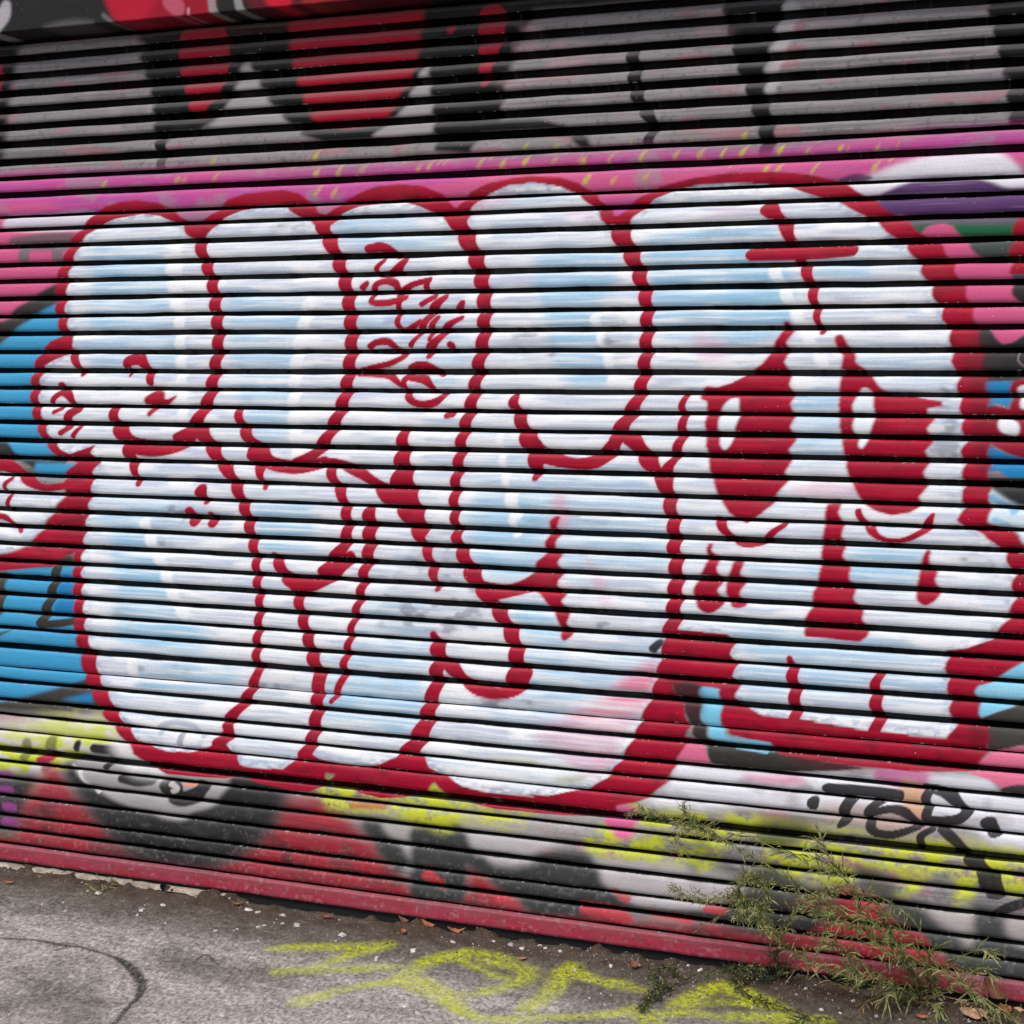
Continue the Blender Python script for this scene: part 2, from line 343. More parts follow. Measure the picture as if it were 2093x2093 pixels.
cv.poly('N1090,560 1080,700 1100,840 1080,1060 1140,1130 1440,1130 1460,880 1900,1200 O600,1220 800,1160 900,1180 1100,1200 1900,1320 P200,1300 260,1100 0,1000 O1500,1180 1200,1175 1000,1150 870,1110 750,1000 690,850 620,800 330,795 200,850 0,870 N1750,895 1600,850 1500,760 1420,620 1350,570', (54, 57, 58), 8, smooth=False)
cv.poly('N740,560 880,590 1080,600 1075,760 1100,850 1000,940 880,800 800,690', (56, 58, 58), 8, smooth=False)
cv.poly('N875,610 1085,615 1075,750 1092,845 960,700', (160, 158, 156), 7, smooth=False)
cv.poly('N1415,615 1500,765 1600,850 1750,892 1932,860 O200,850 330,795 480,740 300,650 0,620', (176, 172, 174), 9, smooth=False)
cv.poly('O680,835 740,985 870,1110 1000,1150 1200,1172 1500,1175 1700,1060 1600,960 1200,860', (184, 178, 182), 9, smooth=False)
for q, ww in (('O620,1160 760,1180 900,1250', 80), ('O820,1060 900,1110', 50), ('O1050,1200 1300,1250', 40), ('O1420,1170 1540,1190', 50), ('N1200,950 1280,1000', 70), ('O60,1100 180,1150', 60)): cv.stroke(q, ww, (190, 48, 66), 9, .85)
for q, ww in (('N200,720 260,750', 55), ('N270,830 290,850', 60), ('M290,520 320,560', 50), ('M300,640 280,660', 50), ('M1880,840 1900,860', 50)): cv.stroke(q, ww, (92, 42, 48), 9, .7)
# yellow-green sweeps
tx = cl(n_mid * .6 + cv.noise(.010, .008, 41, 2) * .4, .27, .60)
cv.lay(cv.mask_poly('N480,400 540,270 640,300 900,400 1080,440 1250,330 1400,430 1932,540 O240,560 200,640 0,640 N1700,640 1450,600 1360,620 1340,680 1200,640 1080,600 900,560 740,540 560,520', 10), YEL, 1, tx)
cv.stroke('N700,490 900,500', 40, (186, 84, 36), 9, .7)
cv.lay(cv.mask_poly('O640,700 960,470 1160,475 1420,540 1770,570 1740,680 1600,720 1520,820 1450,940 1200,880 740,830 600,760', 9), YEL, 1, tx)
cv.lay(cv.mask_poly('P-60,540 180,570 540,620 700,640 1200,700 1900,740 2600,760 2600,1150 1932,1100 1640,1000 1560,1150 1440,1150 1480,980 1300,960 1200,1080 1080,1100 1100,940 830,900 800,990 640,1020 360,960 200,900 -60,1000 O1800,860 1750,700', 9), YEL, 1, tx)
cv.lay(cv.mask_poly('P180,600 420,580 560,640 480,720 330,760 180,760', 14), (84, 92, 52), .9); cv.lay(cv.mask_poly('P110,980 220,880 380,960 500,1040 420,1160 150,1150', 14), (64, 70, 58), .9)
cv.lay(cv.mask_poly('P820,900 960,920 1080,1040 1010,1120 860,1040', 14), (74, 78, 62), .9); cv.lay(cv.mask_poly('P1080,1090 1300,1200 1440,1330 1600,1360 1570,1160 1750,1180 1840,1310 1900,1420 2600,1600 2600,1750 1500,1600 1330,1420 1100,1250 1000,1120', 12), (66, 69, 69), 1)
cv.lay(cv.mask_poly('P1240,1160 1440,1180 1560,1150 1580,1300 1560,1440 1480,1330', 12), (176, 170, 166), 1); cv.lay(cv.mask_poly('P1820,1230 2600,1260 2600,1450 1900,1420', 12), (176, 166, 164), 1)
cv.lay(cv.mask_poly('P1180,1330 1300,1390 1260,1480 1080,1380', 10), (190, 44, 62), .9); cv.lay(cv.mask_poly('P700,1050 880,1080 1050,1250 1250,1440 1480,1560 1400,1620 1000,1500 500,1330 560,1240 760,1220', 10), (190, 52, 66), 1, .75 + .4 * n_mid)
cv.lay(cv.mask_poly('P0,1100 300,1130 620,1210 520,1330 300,1330 0,1300', 10), (52, 54, 56), 1)
# white and pink fields at the lower right
wf = cv.mask_poly('O960,470 1060,430 1180,330 1240,190 1420,240 1932,290 P300,270 960,255 1300,270 1500,285 1700,310 1830,440 2600,470 2600,780 1932,770 1700,730 1500,600 1100,560 700,560 400,520 0,500 O1600,520 1300,520', 9)
cv.lay(wf, (222, 222, 228), 1, .75 + .4 * n_st); cv.lay(wf, (150, 146, 150), .6, cl(n_cl, .56, .74))
cv.lay(cv.mask_poly('P620,480 1280,560 1250,660 900,640 560,560', 16), (186, 162, 150), .7)
cv.lay(cv.mask_poly('P960,250 1300,270 1270,400 1260,640 1130,560 1120,400 950,340', 8), (200, 110, 160), .9); cv.lay(cv.mask_poly('P1120,320 1260,370 1250,590 1130,530', 9), (206, 180, 92), .6)
cv.lay(cv.mask_poly('P60,300 400,300 500,350 250,360', 9), (214, 130, 160), .7)
cv.poly('O1290,60 1400,110 1450,235 1330,215 1230,190', (214, 104, 140), 4); cv.poly('O740,520 960,500 950,640 900,715 830,700 780,640', (214, 100, 150), 5)
# the black and blue under the jaw
cv.poly('K1180,1230 1400,1260 1390,1500 1440,1640 1600,1690 L280,1730 600,1790 900,1835 700,1852 400,1860 0,1848 K1600,1835 1460,1805 1420,1700 1340,1620 1305,1500 1240,1380', (48, 45, 43), 3, smooth=False)
cv.poly('K1378,1330 1400,1290 1490,1292 1520,1330 1515,1450 1560,1620 1850,1655 1860,1700 1600,1665 1460,1640 1430,1570 1388,1490', (120, 192, 222), 4)
cv.stroke('L20,1698 120,1712 220,1728', 22, (120, 180, 205), 3)
# right edge field
cv.poly('D560,1300 860,1180 1200,1050 1500,1018 1760,1015 1880,1085 1960,1170 2600,1300 2600,1600 1500,1500 1000,1400', (220, 216, 224), 5)
pur = cv.mask_poly('D900,1330 980,1282 1150,1205 1300,1172 1500,1170 1700,1195 1850,1235 2600,1290 2600,1520 1300,1500 1050,1430', 6)
cv.lay(pur, PUR, 1); cv.lay(pur, (168, 150, 180), .5, cl(n_st, .6, .8)); cv.stroke('D720,1190 820,1175 920,1170', [20, 60, 20], (70, 50, 84), 6, .8)
cv.poly('D1080,1440 2600,1410 2600,1600 H2600,900 1700,860 1600,600 1400,60', (88, 80, 92), 5, smooth=False)
cv.lay(cv.mask_poly('D1160,1510 1350,1480 1932,1480 2600,1470 2600,1545 1500,1560 1250,1560', 7), (16, 96, 58), .95); cv.lay(cv.mask_poly('D1560,1580 1850,1570 1840,1700 1660,1720', 8), (56, 70, 62), .9)
cv.poly('D1250,1545 1290,1495 1380,1472 1460,1492 1510,1550 1560,1620 1640,1690 1720,1730 1850,1690 H1850,240 1880,340 1932,390 2600,420 2600,560 1932,585 1860,640 1790,652 1740,620 1690,560 1620,520 1500,300 1350,60', PINK, 3, smooth=False)
cv.poly('D1870,1430 2600,1420 2600,1900 H1840,190 1830,60', (150, 4, 36), 4, smooth=False)
cv.poly('H1850,230 1840,290 1870,345 1932,380 2600,400 2600,220', (40, 36, 38), 4); cv.poly('H1620,540 1700,570 1790,655 1870,640 1932,600 2600,560 2600,900 1600,900', (44, 42, 42), 4, smooth=False)
cv.lay(cv.mask_stroke('H1870,690 1890,760 1932,800', 12, 3), (150, 130, 130), .7)
cv.poly('H1640,900 1860,900 1830,1070 1760,1040 1690,1060 1640,1400 1700,1330 1860,1390 2600,1410 2600,1560 1830,1535 1760,1490 1640,1500', (26, 126, 180), 3, smooth=False)
cv.poly('H1690,1060 1740,1058 1840,1085 1830,980 1850,900 1932,868 2600,860 2600,1420 1932,1405 1850,1385 1690,1310 1640,1200', (140, 6, 36), 3, smooth=False)
cv.poly('H1890,950 1932,925 2100,940 2100,1060 1932,1085 1895,1040', WHITE, 3); cv.poly('H1742,1150 1800,1150 1870,1170 1900,1210 1885,1255 1830,1255 1780,1230', WHITE, 3)
cv.poly('H1640,1530 1830,1535 2600,1560 2600,1780 1932,1720 1830,1690 1710,1620', (40, 40, 42), 3, smooth=False)
cv.poly('H1680,1600 1760,1640 1840,1690 1932,1740 2600,1900 2600,2100 L1932,360 1860,275 1690,220 1650,100', (206, 222, 232), 5, smooth=False); cv.stroke('L1720,50 1800,100 1850,140', 50, (120, 182, 220), 8, .9); cv.stroke('L1740,200 1820,230', 40, (140, 190, 220), 8, .8)
cv.poly('L1580,1300 1720,1260 1932,1130 2600,900 2600,1300 1932,1370 1850,1420 1650,1510 1600,1440', (128, 198, 226), 4, smooth=False); cv.lay(cv.mask_poly('L1620,1300 1932,1290 1932,1390 1630,1370', 6), (160, 206, 214), .6, n_st)
cv.poly('L1640,1510 1860,1425 1932,1390 2600,1300 2600,1700 1932,1680 1700,1740', (62, 59, 58), 4, smooth=False)
cv.poly('L1640,1790 1700,1730 1932,1690 2600,1660 P2600,330 1932,350 1790,375 1700,320 1560,280', (218, 108, 142), 4, smooth=False, tex=.85 + .3 * n_st); cv.poly('P1770,385 1900,355 2600,330 2600,450 1932,440 1830,430', (60, 56, 56), 4)

# the big piece: red silhouette, white bodies, red inner lines
cv.lay(cv.mask_poly('M760,30 960,180 1100,300 900,300 780,190 720,90', 14), (228, 226, 226), .9)
outer = 'A905,1318 800,1328 700,1358 600,1425 535,1500 470,1570 440,1650 395,1740 372,1840 362,1930 E368,310 362,430 382,540 392,605 330,640 285,690 235,760 205,880 198,1000 215,1120 245,1220 300,1320 370,1388 450,1420 500,1440 430,1500 410,1600 360,1720 290,1840 I190,350 90,400 0,425 -900,470 -900,560 0,535 160,522 330,512 430,440 490,415 478,560 478,650 485,760 487,890 500,1000 530,1120 560,1240 605,1350 680,1490 750,1570 810,1640 870,1710 M880,150 930,190 1000,240 1100,285 1300,302 1480,312 1560,292 1700,345 1932,385 N150,375 300,395 430,400 520,360 534,280 600,290 530,350 640,365 760,410 900,445 1050,435 1200,400 1245,335 1330,430 1450,470 1650,515 1932,540 O200,535 450,552 700,565 830,560 840,490 960,470 1060,430 1150,350 1190,290 1220,210 1270,120 1300,0 K1312,1560 1262,1400 1200,1285 1290,1262 1380,1290 1510,1310 1520,1430 1530,1560 1580,1610 1700,1640 1850,1665 L300,1740 600,1790 900,1830 1200,1850 1500,1852 1600,1850 1640,1790 1680,1720 1700,1640 1660,1560 1640,1500 1610,1330 1625,1290 1700,1270 1790,1220 1932,1110 2150,900 2150,500 1932,370 1880,300 1790,258 1690,225 1700,100 H1700,1650 1690,1500 1690,1300 1690,1100 1680,950 1650,800 1632,640 1600,500 1580,430 1540,300 1480,190 1440,100 D1390,1620 1330,1590 1230,1525 1130,1440 1010,1375 940,1325 880,1288 800,1240 690,1193 560,1158 400,1138 200,1133 0,1140 C1400,1165 1250,1195 1100,1240 1000,1290 940,1340 880,1392 835,1435 800,1400 760,1350 680,1270 590,1208 450,1170 250,1163 100,1180 B1750,1180 1600,1210 1500,1260 1450,1300 1395,1372 1335,1330 1300,1275 1180,1230 1000,1213 870,1225 760,1270 680,1310 610,1360 535,1415 490,1400 450,1350 410,1310 350,1270 230,1250 100,1265 A1610,1278 1500,1320 1420,1390 1350,1440 1295,1472 1250,1460 1180,1420 1120,1380 1050,1338'
mo = cv.mask_poly(outer, 3, smooth=False)
cv.lay(mo, RED, 1)
cv.lay(mo, (120, 6, 32), .75, cl(n_mid, .55, .8)); cv.lay(mo, (188, 4, 44), .8, cl(n_st, .55, .8))
# thin overspray where the red runs over black and over the earlier coats
cv.lay(cv.mask_poly('K1190,1250 1380,1280 1390,1490 1320,1490 1260,1400', 10), (74, 20, 34), .75); cv.lay(cv.mask_poly('L1560,1560 1680,1580 1690,1700 1560,1720', 12), (104, 10, 34), .7)
cv.lay(cv.mask_poly('L280,1745 600,1790 1000,1840 1300,1860 700,1850 400,1780', 8), (92, 20, 32), .7)
cv.lay(cv.mask_poly('H1600,500 1690,900 1700,1500 1620,1500 1560,900', 12), (104, 12, 34), .55); cv.lay(cv.mask_poly('I400,60 580,60 560,330 420,330', 14), (100, 10, 34), .5, n_st2)
inner = 'A930,1410 760,1440 650,1490 570,1550 520,1620 480,1720 455,1800 440,1930 E440,310 430,430 450,540 485,640 480,700 400,745 300,800 268,880 258,1000 275,1110 305,1210 345,1290 400,1345 460,1375 550,1345 625,1310 605,1370 655,1440 612,1500 608,1600 585,1720 570,1830 I555,340 540,450 540,560 543,650 548,760 560,890 580,1000 630,1110 655,1230 700,1340 780,1480 840,1560 910,1650 990,1690 1100,1722 1250,1725 1380,1690 1480,1630 1500,1680 1550,1750 1590,1815 1700,1835 1860,1838 N250,255 300,205 360,165 430,138 500,188 600,218 720,240 880,220 980,175 1060,118 1180,180 1220,240 1320,300 1430,365 1600,410 1932,435 O200,418 390,425 520,395 650,380 760,310 870,170 K970,1560 1010,1460 1060,1340 1080,1250 1105,1150 1125,1060 1130,960 1180,900 1240,918 1400,935 1570,950 1605,1010 1592,1080 1625,1150 1608,1230 1640,1290 1620,1360 L40,1370 90,1435 200,1485 380,1505 470,1512 900,1588 1000,1592 1200,1620 1420,1637 1462,1560 1432,1450 1415,1300 1405,1180 1415,1060 1550,1045 1700,985 1760,920 1812,850 1855,720 1840,640 1855,560 1815,490 1785,410 1720,345 1640,290 1540,255 1485,205 1515,120 1520,20 H1512,1640 1520,1500 1510,1350 1532,1285 1510,1200 1500,1050 1480,950 1488,880 1445,760 1435,640 1420,550 1385,490 1365,400 1330,360 1300,260 1250,190 1215,100 D1125,1605 1060,1560 950,1470 850,1410 720,1345 580,1300 400,1240 200,1215 0,1210 C1400,1220 1300,1235 1180,1270 1100,1310 1020,1370 950,1430 920,1490 840,1510 755,1480 720,1420 660,1350 560,1280 470,1235 300,1210 150,1220 50,1260 B1600,1290 1530,1330 1480,1390 1460,1470 1400,1510 1340,1475 1260,1410 1150,1360 1050,1335 900,1340 750,1360 640,1410 560,1500 480,1500 360,1430 260,1365 100,1362 A1700,1362 1580,1390 1470,1440 1400,1510 1350,1570 1290,1600 1225,1545 1190,1490 1130,1455 1050,1420'
mw = cv.mask_poly(inner, 2.2, smooth=False)
mw = np.maximum(mw, cv.mask_poly('E-900,1490 0,1488 80,1510 170,1560 280,1622 410,1602 412,1650 358,1722 296,1825 I190,345 90,395 0,412 -900,440', 2.5))
cv.lay(mw, WHITE, 1)
# bluish roller passes and ghosts of older outlines inside the white
def tint(path, col, op, soft=12, t=None): cv.lay(cv.mask_poly(path, soft) * mw, col, op, t)
cv.lay(mw, (176, 194, 216), .7, cl(n_st, .46, .66)); cv.lay(mw, (186, 188, 208), .6, cl(n_st2, .56, .72)); cv.lay(mw, (238, 238, 240), .9, cl(cv.noise(.12, .02, 21, 2), .52, .7))
BL = (142, 192, 220); s_b = cl(n_st * .65 + n_st2 * .35, .26, .60)
for q, op in (('A580,1640 800,1600 1090,1600 1120,1930 E1130,520 600,560 620,200', .95), ('E520,640 1170,600 1180,820 700,820', .6), ('E1500,380 F280,350 400,360 330,900 280,1300 E1650,1290 1560,900', .75), ('F560,500 900,380 1450,520 1480,760 1250,1200 1400,1200 1100,760 740,700', .6), ('J50,110 420,110 420,400 150,420', .9),
              ('E620,1640 1250,1640 1250,1880 700,1900', .7), ('I740,300 1000,300 1200,800 1350,960 1340,1090 800,1090 760,700', 1.0), ('I900,1180 1500,1150 1500,1330 950,1340', .85), ('G320,60 850,60 700,500 800,900 480,900 360,500', .95),
              ('C1050,1560 1800,1500 1932,1600 G1930,560 1100,600 1060,200', 1.0), ('D0,1640 250,1650 H420,480 360,560 0,620', 1.0), ('D560,1700 880,1720 H900,200 560,190', .8), ('G0,1400 1000,1500 1100,1900 K1100,60 1150,500 600,560 0,560', .55), ('J500,1260 1150,1260 1100,1600 520,1560', .85), ('J860,650 1180,780 1160,1250 560,1250 720,800', .5),
              ('J1460,120 1932,100 1900,520 1580,560 1480,380', .7), ('K160,760 420,800 500,1180 260,1180 200,950', .95), ('K150,1250 1050,1000 1000,1350 400,1500 0,1480', .5), ('L760,380 1250,400 1200,620 790,620', .9), ('L80,500 570,500 560,640 80,660', .7), ('L0,880 470,900 1300,1080 1380,1230 500,1200 100,1080', .7), ('L480,1200 920,1230 900,1330 470,1330', .9),
              ('L1000,1240 1400,1260 1400,1340 1000,1330', .7), ('H400,1000 700,1000 720,1380 400,1360', .7), ('H740,700 1400,760 1420,940 1000,940', .5), ('L40,1170 370,1160 370,1360 60,1360', .6), ('B600,1450 1050,1400 1180,1500 1350,1600 1000,1700 640,1560', .7)):
    tint(q, BL, op * .85, 14, s_b)
for q, ww in (('E1160,40 1175,400 1190,800 1200,1200 1190,1300', 70), ('I950,230 1010,380 1070,500 1140,700 1210,820', 75), ('G690,480 730,600 780,760 800,900', 60), ('D270,1760 H290,190 380,360 500,600 610,790', 75), ('F420,400 350,700 320,1100 350,1400', 80), ('J1760,20 1790,180', 50), ('A1110,1700 E1150,400', 60), ('G60,1240 110,1600 170,1900', 50), ('I860,1120 880,1220', 60)):
    cv.lay(cv.mask_stroke(q, ww, 9) * mw, (240, 240, 242), .85)
eb = np.clip(cv.blur(1 - mw, .03) * 2.4, 0, 1) * mw; dab = cl(cv.noise(.022, .011, 61, 2), .52, .66)
cv.lay(eb * dab, (166, 182, 206), .85); cv.lay(eb * cl(cv.noise(.03, .009, 62, 2), .60, .72), (128, 134, 152), .5)
gr_ = cl(n_mid, .55, .75)
for q in ('B680,1410 850,1390 1000,1420 900,1450', 'C1350,1560 1500,1510 1720,1540 1600,1590', 'G150,600 420,610 400,760 200,740', 'G740,480 900,500 930,700 790,760', 'K0,1380 500,1400 500,1480 0,1440', 'I1040,310 1150,340 1120,390 1040,370', 'I880,1140 1300,1150 1200,1220 900,1210', 'J100,1200 330,1230 300,1320 100,1330', 'I740,760 860,770 800,810 720,800', 'E1230,1660 1450,1820 980,1860', 'H1400,900 1500,1400 1300,1400', 'L1500,420 1700,460 1740,600 1600,560', 'K240,170 780,180 760,220 250,210', 'K560,800 1000,850 960,980 560,900', 'A1790,1480 1890,1500 1800,1540', 'B160,1480 430,1490 420,1520 160,1520', 'J1280,200 1560,900 900,920 860,800', 'F700,480 1000,490 900,530 700,520', 'J1500,1380 1900,1390 1900,1440 1520,1430'):
    tint(q, (132, 136, 148), .75, 6, .25 + .75 * gr_)
for q in ('G1340,580 1520,620 1540,740 1380,760', 'G420,1620 480,1640 500,1900 440,1900', 'K430,30 480,40 500,240 440,240', 'K620,420 720,560 800,760 740,760', 'K300,1600 700,1420 1080,1150 1060,1360 900,1600 700,1900 400,1700', 'B1500,1330 1800,1240 1700,1330 1520,1400', 'C450,1380 700,1420 660,1460', 'C1450,1370 1800,1390 1500,1420', 'H540,1560 820,1600 840,1660 400,1640', 'K680,1780 860,1680 760,1850', 'B1080,1380 1250,1420 1150,1440'):
    tint(q, (224, 148, 172), .55, 12, .4 + .6 * n_st)
tint('K950,1180 1100,1130 1060,1360 900,1480 480,1500 700,1400', (216, 90, 130), .75, 12, cl(n_st, .3, .6))
for q in ('N1700,1720', ): pass
tint('N1600,170 1932,180 1932,220 1600,210', (196, 190, 90), .35, 8); tint('K420,1900 640,1880 560,1930', (150, 150, 90), .6, 6)
for q in ('I1050,1600 1060,1560 1150,1530 1280,1560 1330,1620', ): cv.lay(cv.mask_stroke(q, 34, 6) * mw, (150, 160, 180), .6)
cv.lay(cv.mask_stroke('I1190,1600 1185,1670', 40, 6) * mw, (120, 128, 150), .7)
cv.stroke('K1080,1050 1110,1015', 60, (50, 52, 60), 5)

mr = np.zeros((len(cv.V), len(cv.U)))
def ln(path, wd, soft=2.6): cv.mask_stroke(path, wd, soft, False, mr)
def rp(path, soft=2.4, smooth=True): 
    global mr; mr = np.maximum(mr, cv.mask_poly(path, soft, False, smooth))
ln('A1290,1500 1300,1570 1325,1650 1375,1800 1405,1930 E1415,420 1428,540 1433,660 1420,760 1402,880 1370,1010 1330,1100 1290,1170 1230,1235 1170,1275', [80, 75, 72, 78, 76, 78, 78, 74, 70])
ln('E1290,1190 1330,1250 1400,1350 1440,1420 1500,1500 1560,1610 1608,1740 1640,1860 I1665,370 1682,490 1690,620 1705,740 1700,860 1692,970 1682,1080 1692,1200 1665,1290 1625,1370 1555,1460 1490,1540 1510,1600 1430,1670', [90, 85, 80, 72, 70, 66, 56, 54, 54, 55, 58, 64, 64, 66, 70])
ln('E745,1085 755,1160 795,1230 865,1310 980,1342 1100,1338 1200,1312 1290,1235', [62, 70, 95, 100, 92, 80, 60, 60]); ln('E850,1330 860,1400 880,1470 905,1575', [100, 80, 55, 36])
ln('E835,800 850,765 915,755 950,790 975,840 992,905', [50, 70, 70, 55, 50]); ln('E845,830 850,860', 22)
rp('E955,1010 1020,965 1080,975 1095,1020 1168,992 1120,1050 1050,1072 985,1135 970,1112 1000,1062 958,1050')
ln('E1315,1640 1330,1615 1345,1690', [70, 66, 40]); ln('E1250,1765 1275,1815', 70); ln('E1385,1785 1395,1825', [50, 66])
ln('E455,690 500,775 535,850', [40, 50, 34]); ln('E340,1055 360,1010 405,975 455,995 485,1050', [30, 34, 40, 50, 40]); ln('E355,1105 400,1078', 26); ln('E515,1085 465,1110 430,1180', [40, 56, 44]); ln('E400,1240 455,1200', 34); ln('E520,1198 480,1262', 30); ln('E400,935 410,930', 44)
ln('E-60,1440 40,1455 120,1490 190,1555 290,1600 420,1590', [70, 70, 66, 60, 40, 40]); ln('E70,1540 35,1580 40,1625', 28); ln('E65,1655 45,1730', 28); ln('E-20,1785 50,1800 135,1885', [36, 34, 22])
# second and third letters
ln('B510,1480 530,1550 580,1640 630,1770 665,1890 F685,400 695,520 700,650 690,770 675,890 650,1020 600,1150 545,1260 490,1340 420,1405 340,1440', [100, 85, 82, 85, 84, 82, 82, 82, 78, 74, 66])
ln('E1560,1095 1590,1190 1640,1290 F90,1370 180,1440 330,1468 450,1452 530,1425', [50, 66, 78, 120, 90, 80, 66, 60]); ln('F70,1390 95,1470 105,1540 130,1600', [110, 70, 44, 30])
ln('F520,1428 610,1440 710,1480 800,1530 880,1590 960,1660', [50, 60, 70, 62, 80, 120]); ln('F545,1450 590,1560 635,1640 665,1760 672,1900 J665,320 640,390 590,460 520,540', [60, 66, 66, 72, 74, 80, 90, 80])
ln('J190,440 225,500 270,570 350,622 450,622 560,570 630,510 700,440', [50, 70, 90, 96, 90, 80, 80, 60])
ln('J320,650 348,720 380,860 420,1000 448,1110 487,1240 478,1370 468,1480 455,1580 435,1660 395,1750', [50, 66, 68, 74, 84, 88, 84, 82, 80, 78, 90])
ln('F815,1760 818,1800 J820,290 812,420 785,540 765,650 738,770 705,890 682,1010 655,1130 640,1240 605,1340 570,1400', [80, 95, 90, 76, 66, 58, 50, 48, 52, 56, 44, 30])
ln('F1040,1235 1035,1360 1035,1500 1040,1640 1095,1760 1150,1880 J1142,290 1200,420 1236,540 1262,655', [66, 95, 130, 185, 160, 110, 80, 60, 64, 36])
ln('B1390,1440 1430,1520 1480,1620 1530,1740 1560,1870 F1575,400 1572,520 1565,640 1542,760 1518,900 1492,1030 1460,1150 1425,1280 1410,1400 1388,1530 1377,1650 1377,1780 1392,1890 J1392,320 1432,430 1490,550 1580,690 1640,760 1690,840 1750,950 1785,1090 1780,1180 1770,1270', [120, 105, 100, 98, 92, 88, 86, 84, 82, 80, 76, 74, 70, 68, 62, 70, 80, 110, 90, 90, 92, 105, 105, 110])
rp('K440,175 462,182 448,260 472,290 440,340 440,400 477,430 455,480 487,550 455,600 455,640 502,690 480,740 528,820 515,880 547,940 535,970 495,997 470,970 465,900 430,820 380,750 330,690 280,680 180,703 50,732 J1600,738 1530,640 1560,600 1700,625 1800,605 1900,545 K310,480 370,420 365,350 400,280 400,210')
ln('J1245,955 1265,1040 1280,1120 1262,1190 1250,1300 1228,1380 1205,1470 1170,1580 1110,1690 1050,1770', [44, 100, 100, 96, 90, 92, 100, 108, 110, 120])
ln('J1300,1120 1390,1205 1450,1265 1540,1322 1660,1345 1770,1318 1850,1220', [70, 90, 84, 80, 70, 84, 80])
ln('G160,1010 160,1050 203,1150 245,1270 300,1350 390,1405 560,1442 700,1425 790,1360 860,1250', [60, 70, 82, 110, 130, 90, 72, 90, 90, 80]); ln('G295,1340 308,1430 296,1535', [130, 110, 44])
ln('C840,1490 868,1560 932,1680 985,1820 G1025,360 1032,490 1030,620 1020,770 1002,900 960,1040 885,1170 830,1270', [130, 115, 98, 88, 84, 82, 84, 86, 84, 96, 100])
ln('G880,1250 960,1310 1025,1400 1090,1490 1150,1570 1182,1700 1208,1840 K1210,370 1222,500 1222,630 1212,760 1198,890 1175,960', [90, 100, 110, 100, 104, 86, 86, 90, 92, 98, 96, 96, 90])
ln('G1278,1000 1266,1080 1270,1180 1248,1300 1212,1400 1160,1500', [46, 50, 60, 68, 60, 80])
# the face
rp('H370,497 392,515 420,570 370,640 385,700 355,770 402,860 390,920 422,990 395,1050 427,1130 395,1200 432,1290 385,1350 402,1420 360,1500 377,1560 300,1650 282,1700 200,1770 110,1832 G1690,1835 1640,1812 1580,1762 1510,1662 1460,1520 1440,1400 1425,1280 1420,1170 1435,1060 1428,1030 1390,1020 1385,985 1430,932 1500,940 1600,910 1700,850 1800,780 1870,680 H290,650 350,550 350,510', smooth=False)
rp('H685,632 690,602 720,590 745,602 775,660 815,710 830,780 900,830 950,890 970,920 1010,960 1150,990 1300,1020 1390,1030 1395,1060 1300,1076 1295,1110 1340,1150 1295,1210 1327,1300 1285,1360 1312,1430 1270,1500 1302,1580 1240,1660 1262,1710 1180,1760 1060,1777 960,1752 880,1710 830,1630 780,1540 750,1400 730,1290 715,1150 712,1050 720,900 730,800 740,740 700,680', smooth=False)
rp('L630,95 725,95 712,150 747,235 730,300 757,370 740,440 787,520 780,580 822,660 810,720 872,800 870,860 912,930 900,970 850,1005 700,990 490,967 480,900 490,850 540,770 540,690 575,600 590,510 600,400 610,300 620,200', smooth=False)
rp('L1285,405 1312,410 1305,460 1320,500 1357,540 1350,600 1380,680 1350,730 1290,765 1240,745 1215,690 1235,600 1245,530 1260,470')
rp('K1445,355 1468,360 1465,400 1512,450 1500,530 1537,600 1505,670 1547,740 1500,800 1440,820 1380,790 1350,720 1345,660 1370,600 1410,530 1440,440 1428,400'); rp('K1610,470 1672,480 1655,560 1692,600 1660,660 1650,700 1692,760 1640,785 1590,770 1560,680 1555,620 1590,530')
ln('K1500,200 1560,285 1640,348 1720,362 1800,338 1870,280 1925,235', [60, 58, 44, 36, 36, 46, 44]); ln('L835,140 870,210 930,280 1000,325 1090,338 1180,318 1260,265 1308,205 1328,165', [40, 56, 50, 40, 34, 40, 56, 50, 30])
ln('D240,1378 265,1395 310,1440 362,1510 400,1600 440,1680 490,1780 H520,260 542,350 560,450 590,575', [100, 105, 90, 82, 74, 68, 70, 66, 62, 50, 40]); ln('D140,1668 400,1660 650,1652 800,1652', [92, 100, 92, 66])
ln('L390,1110 400,1200 412,1310 420,1400 412,1510', [40, 76, 80, 80, 76]); ln('L965,1225 945,1320 952,1410 968,1500 945,1595', [66, 74, 84, 84, 80])
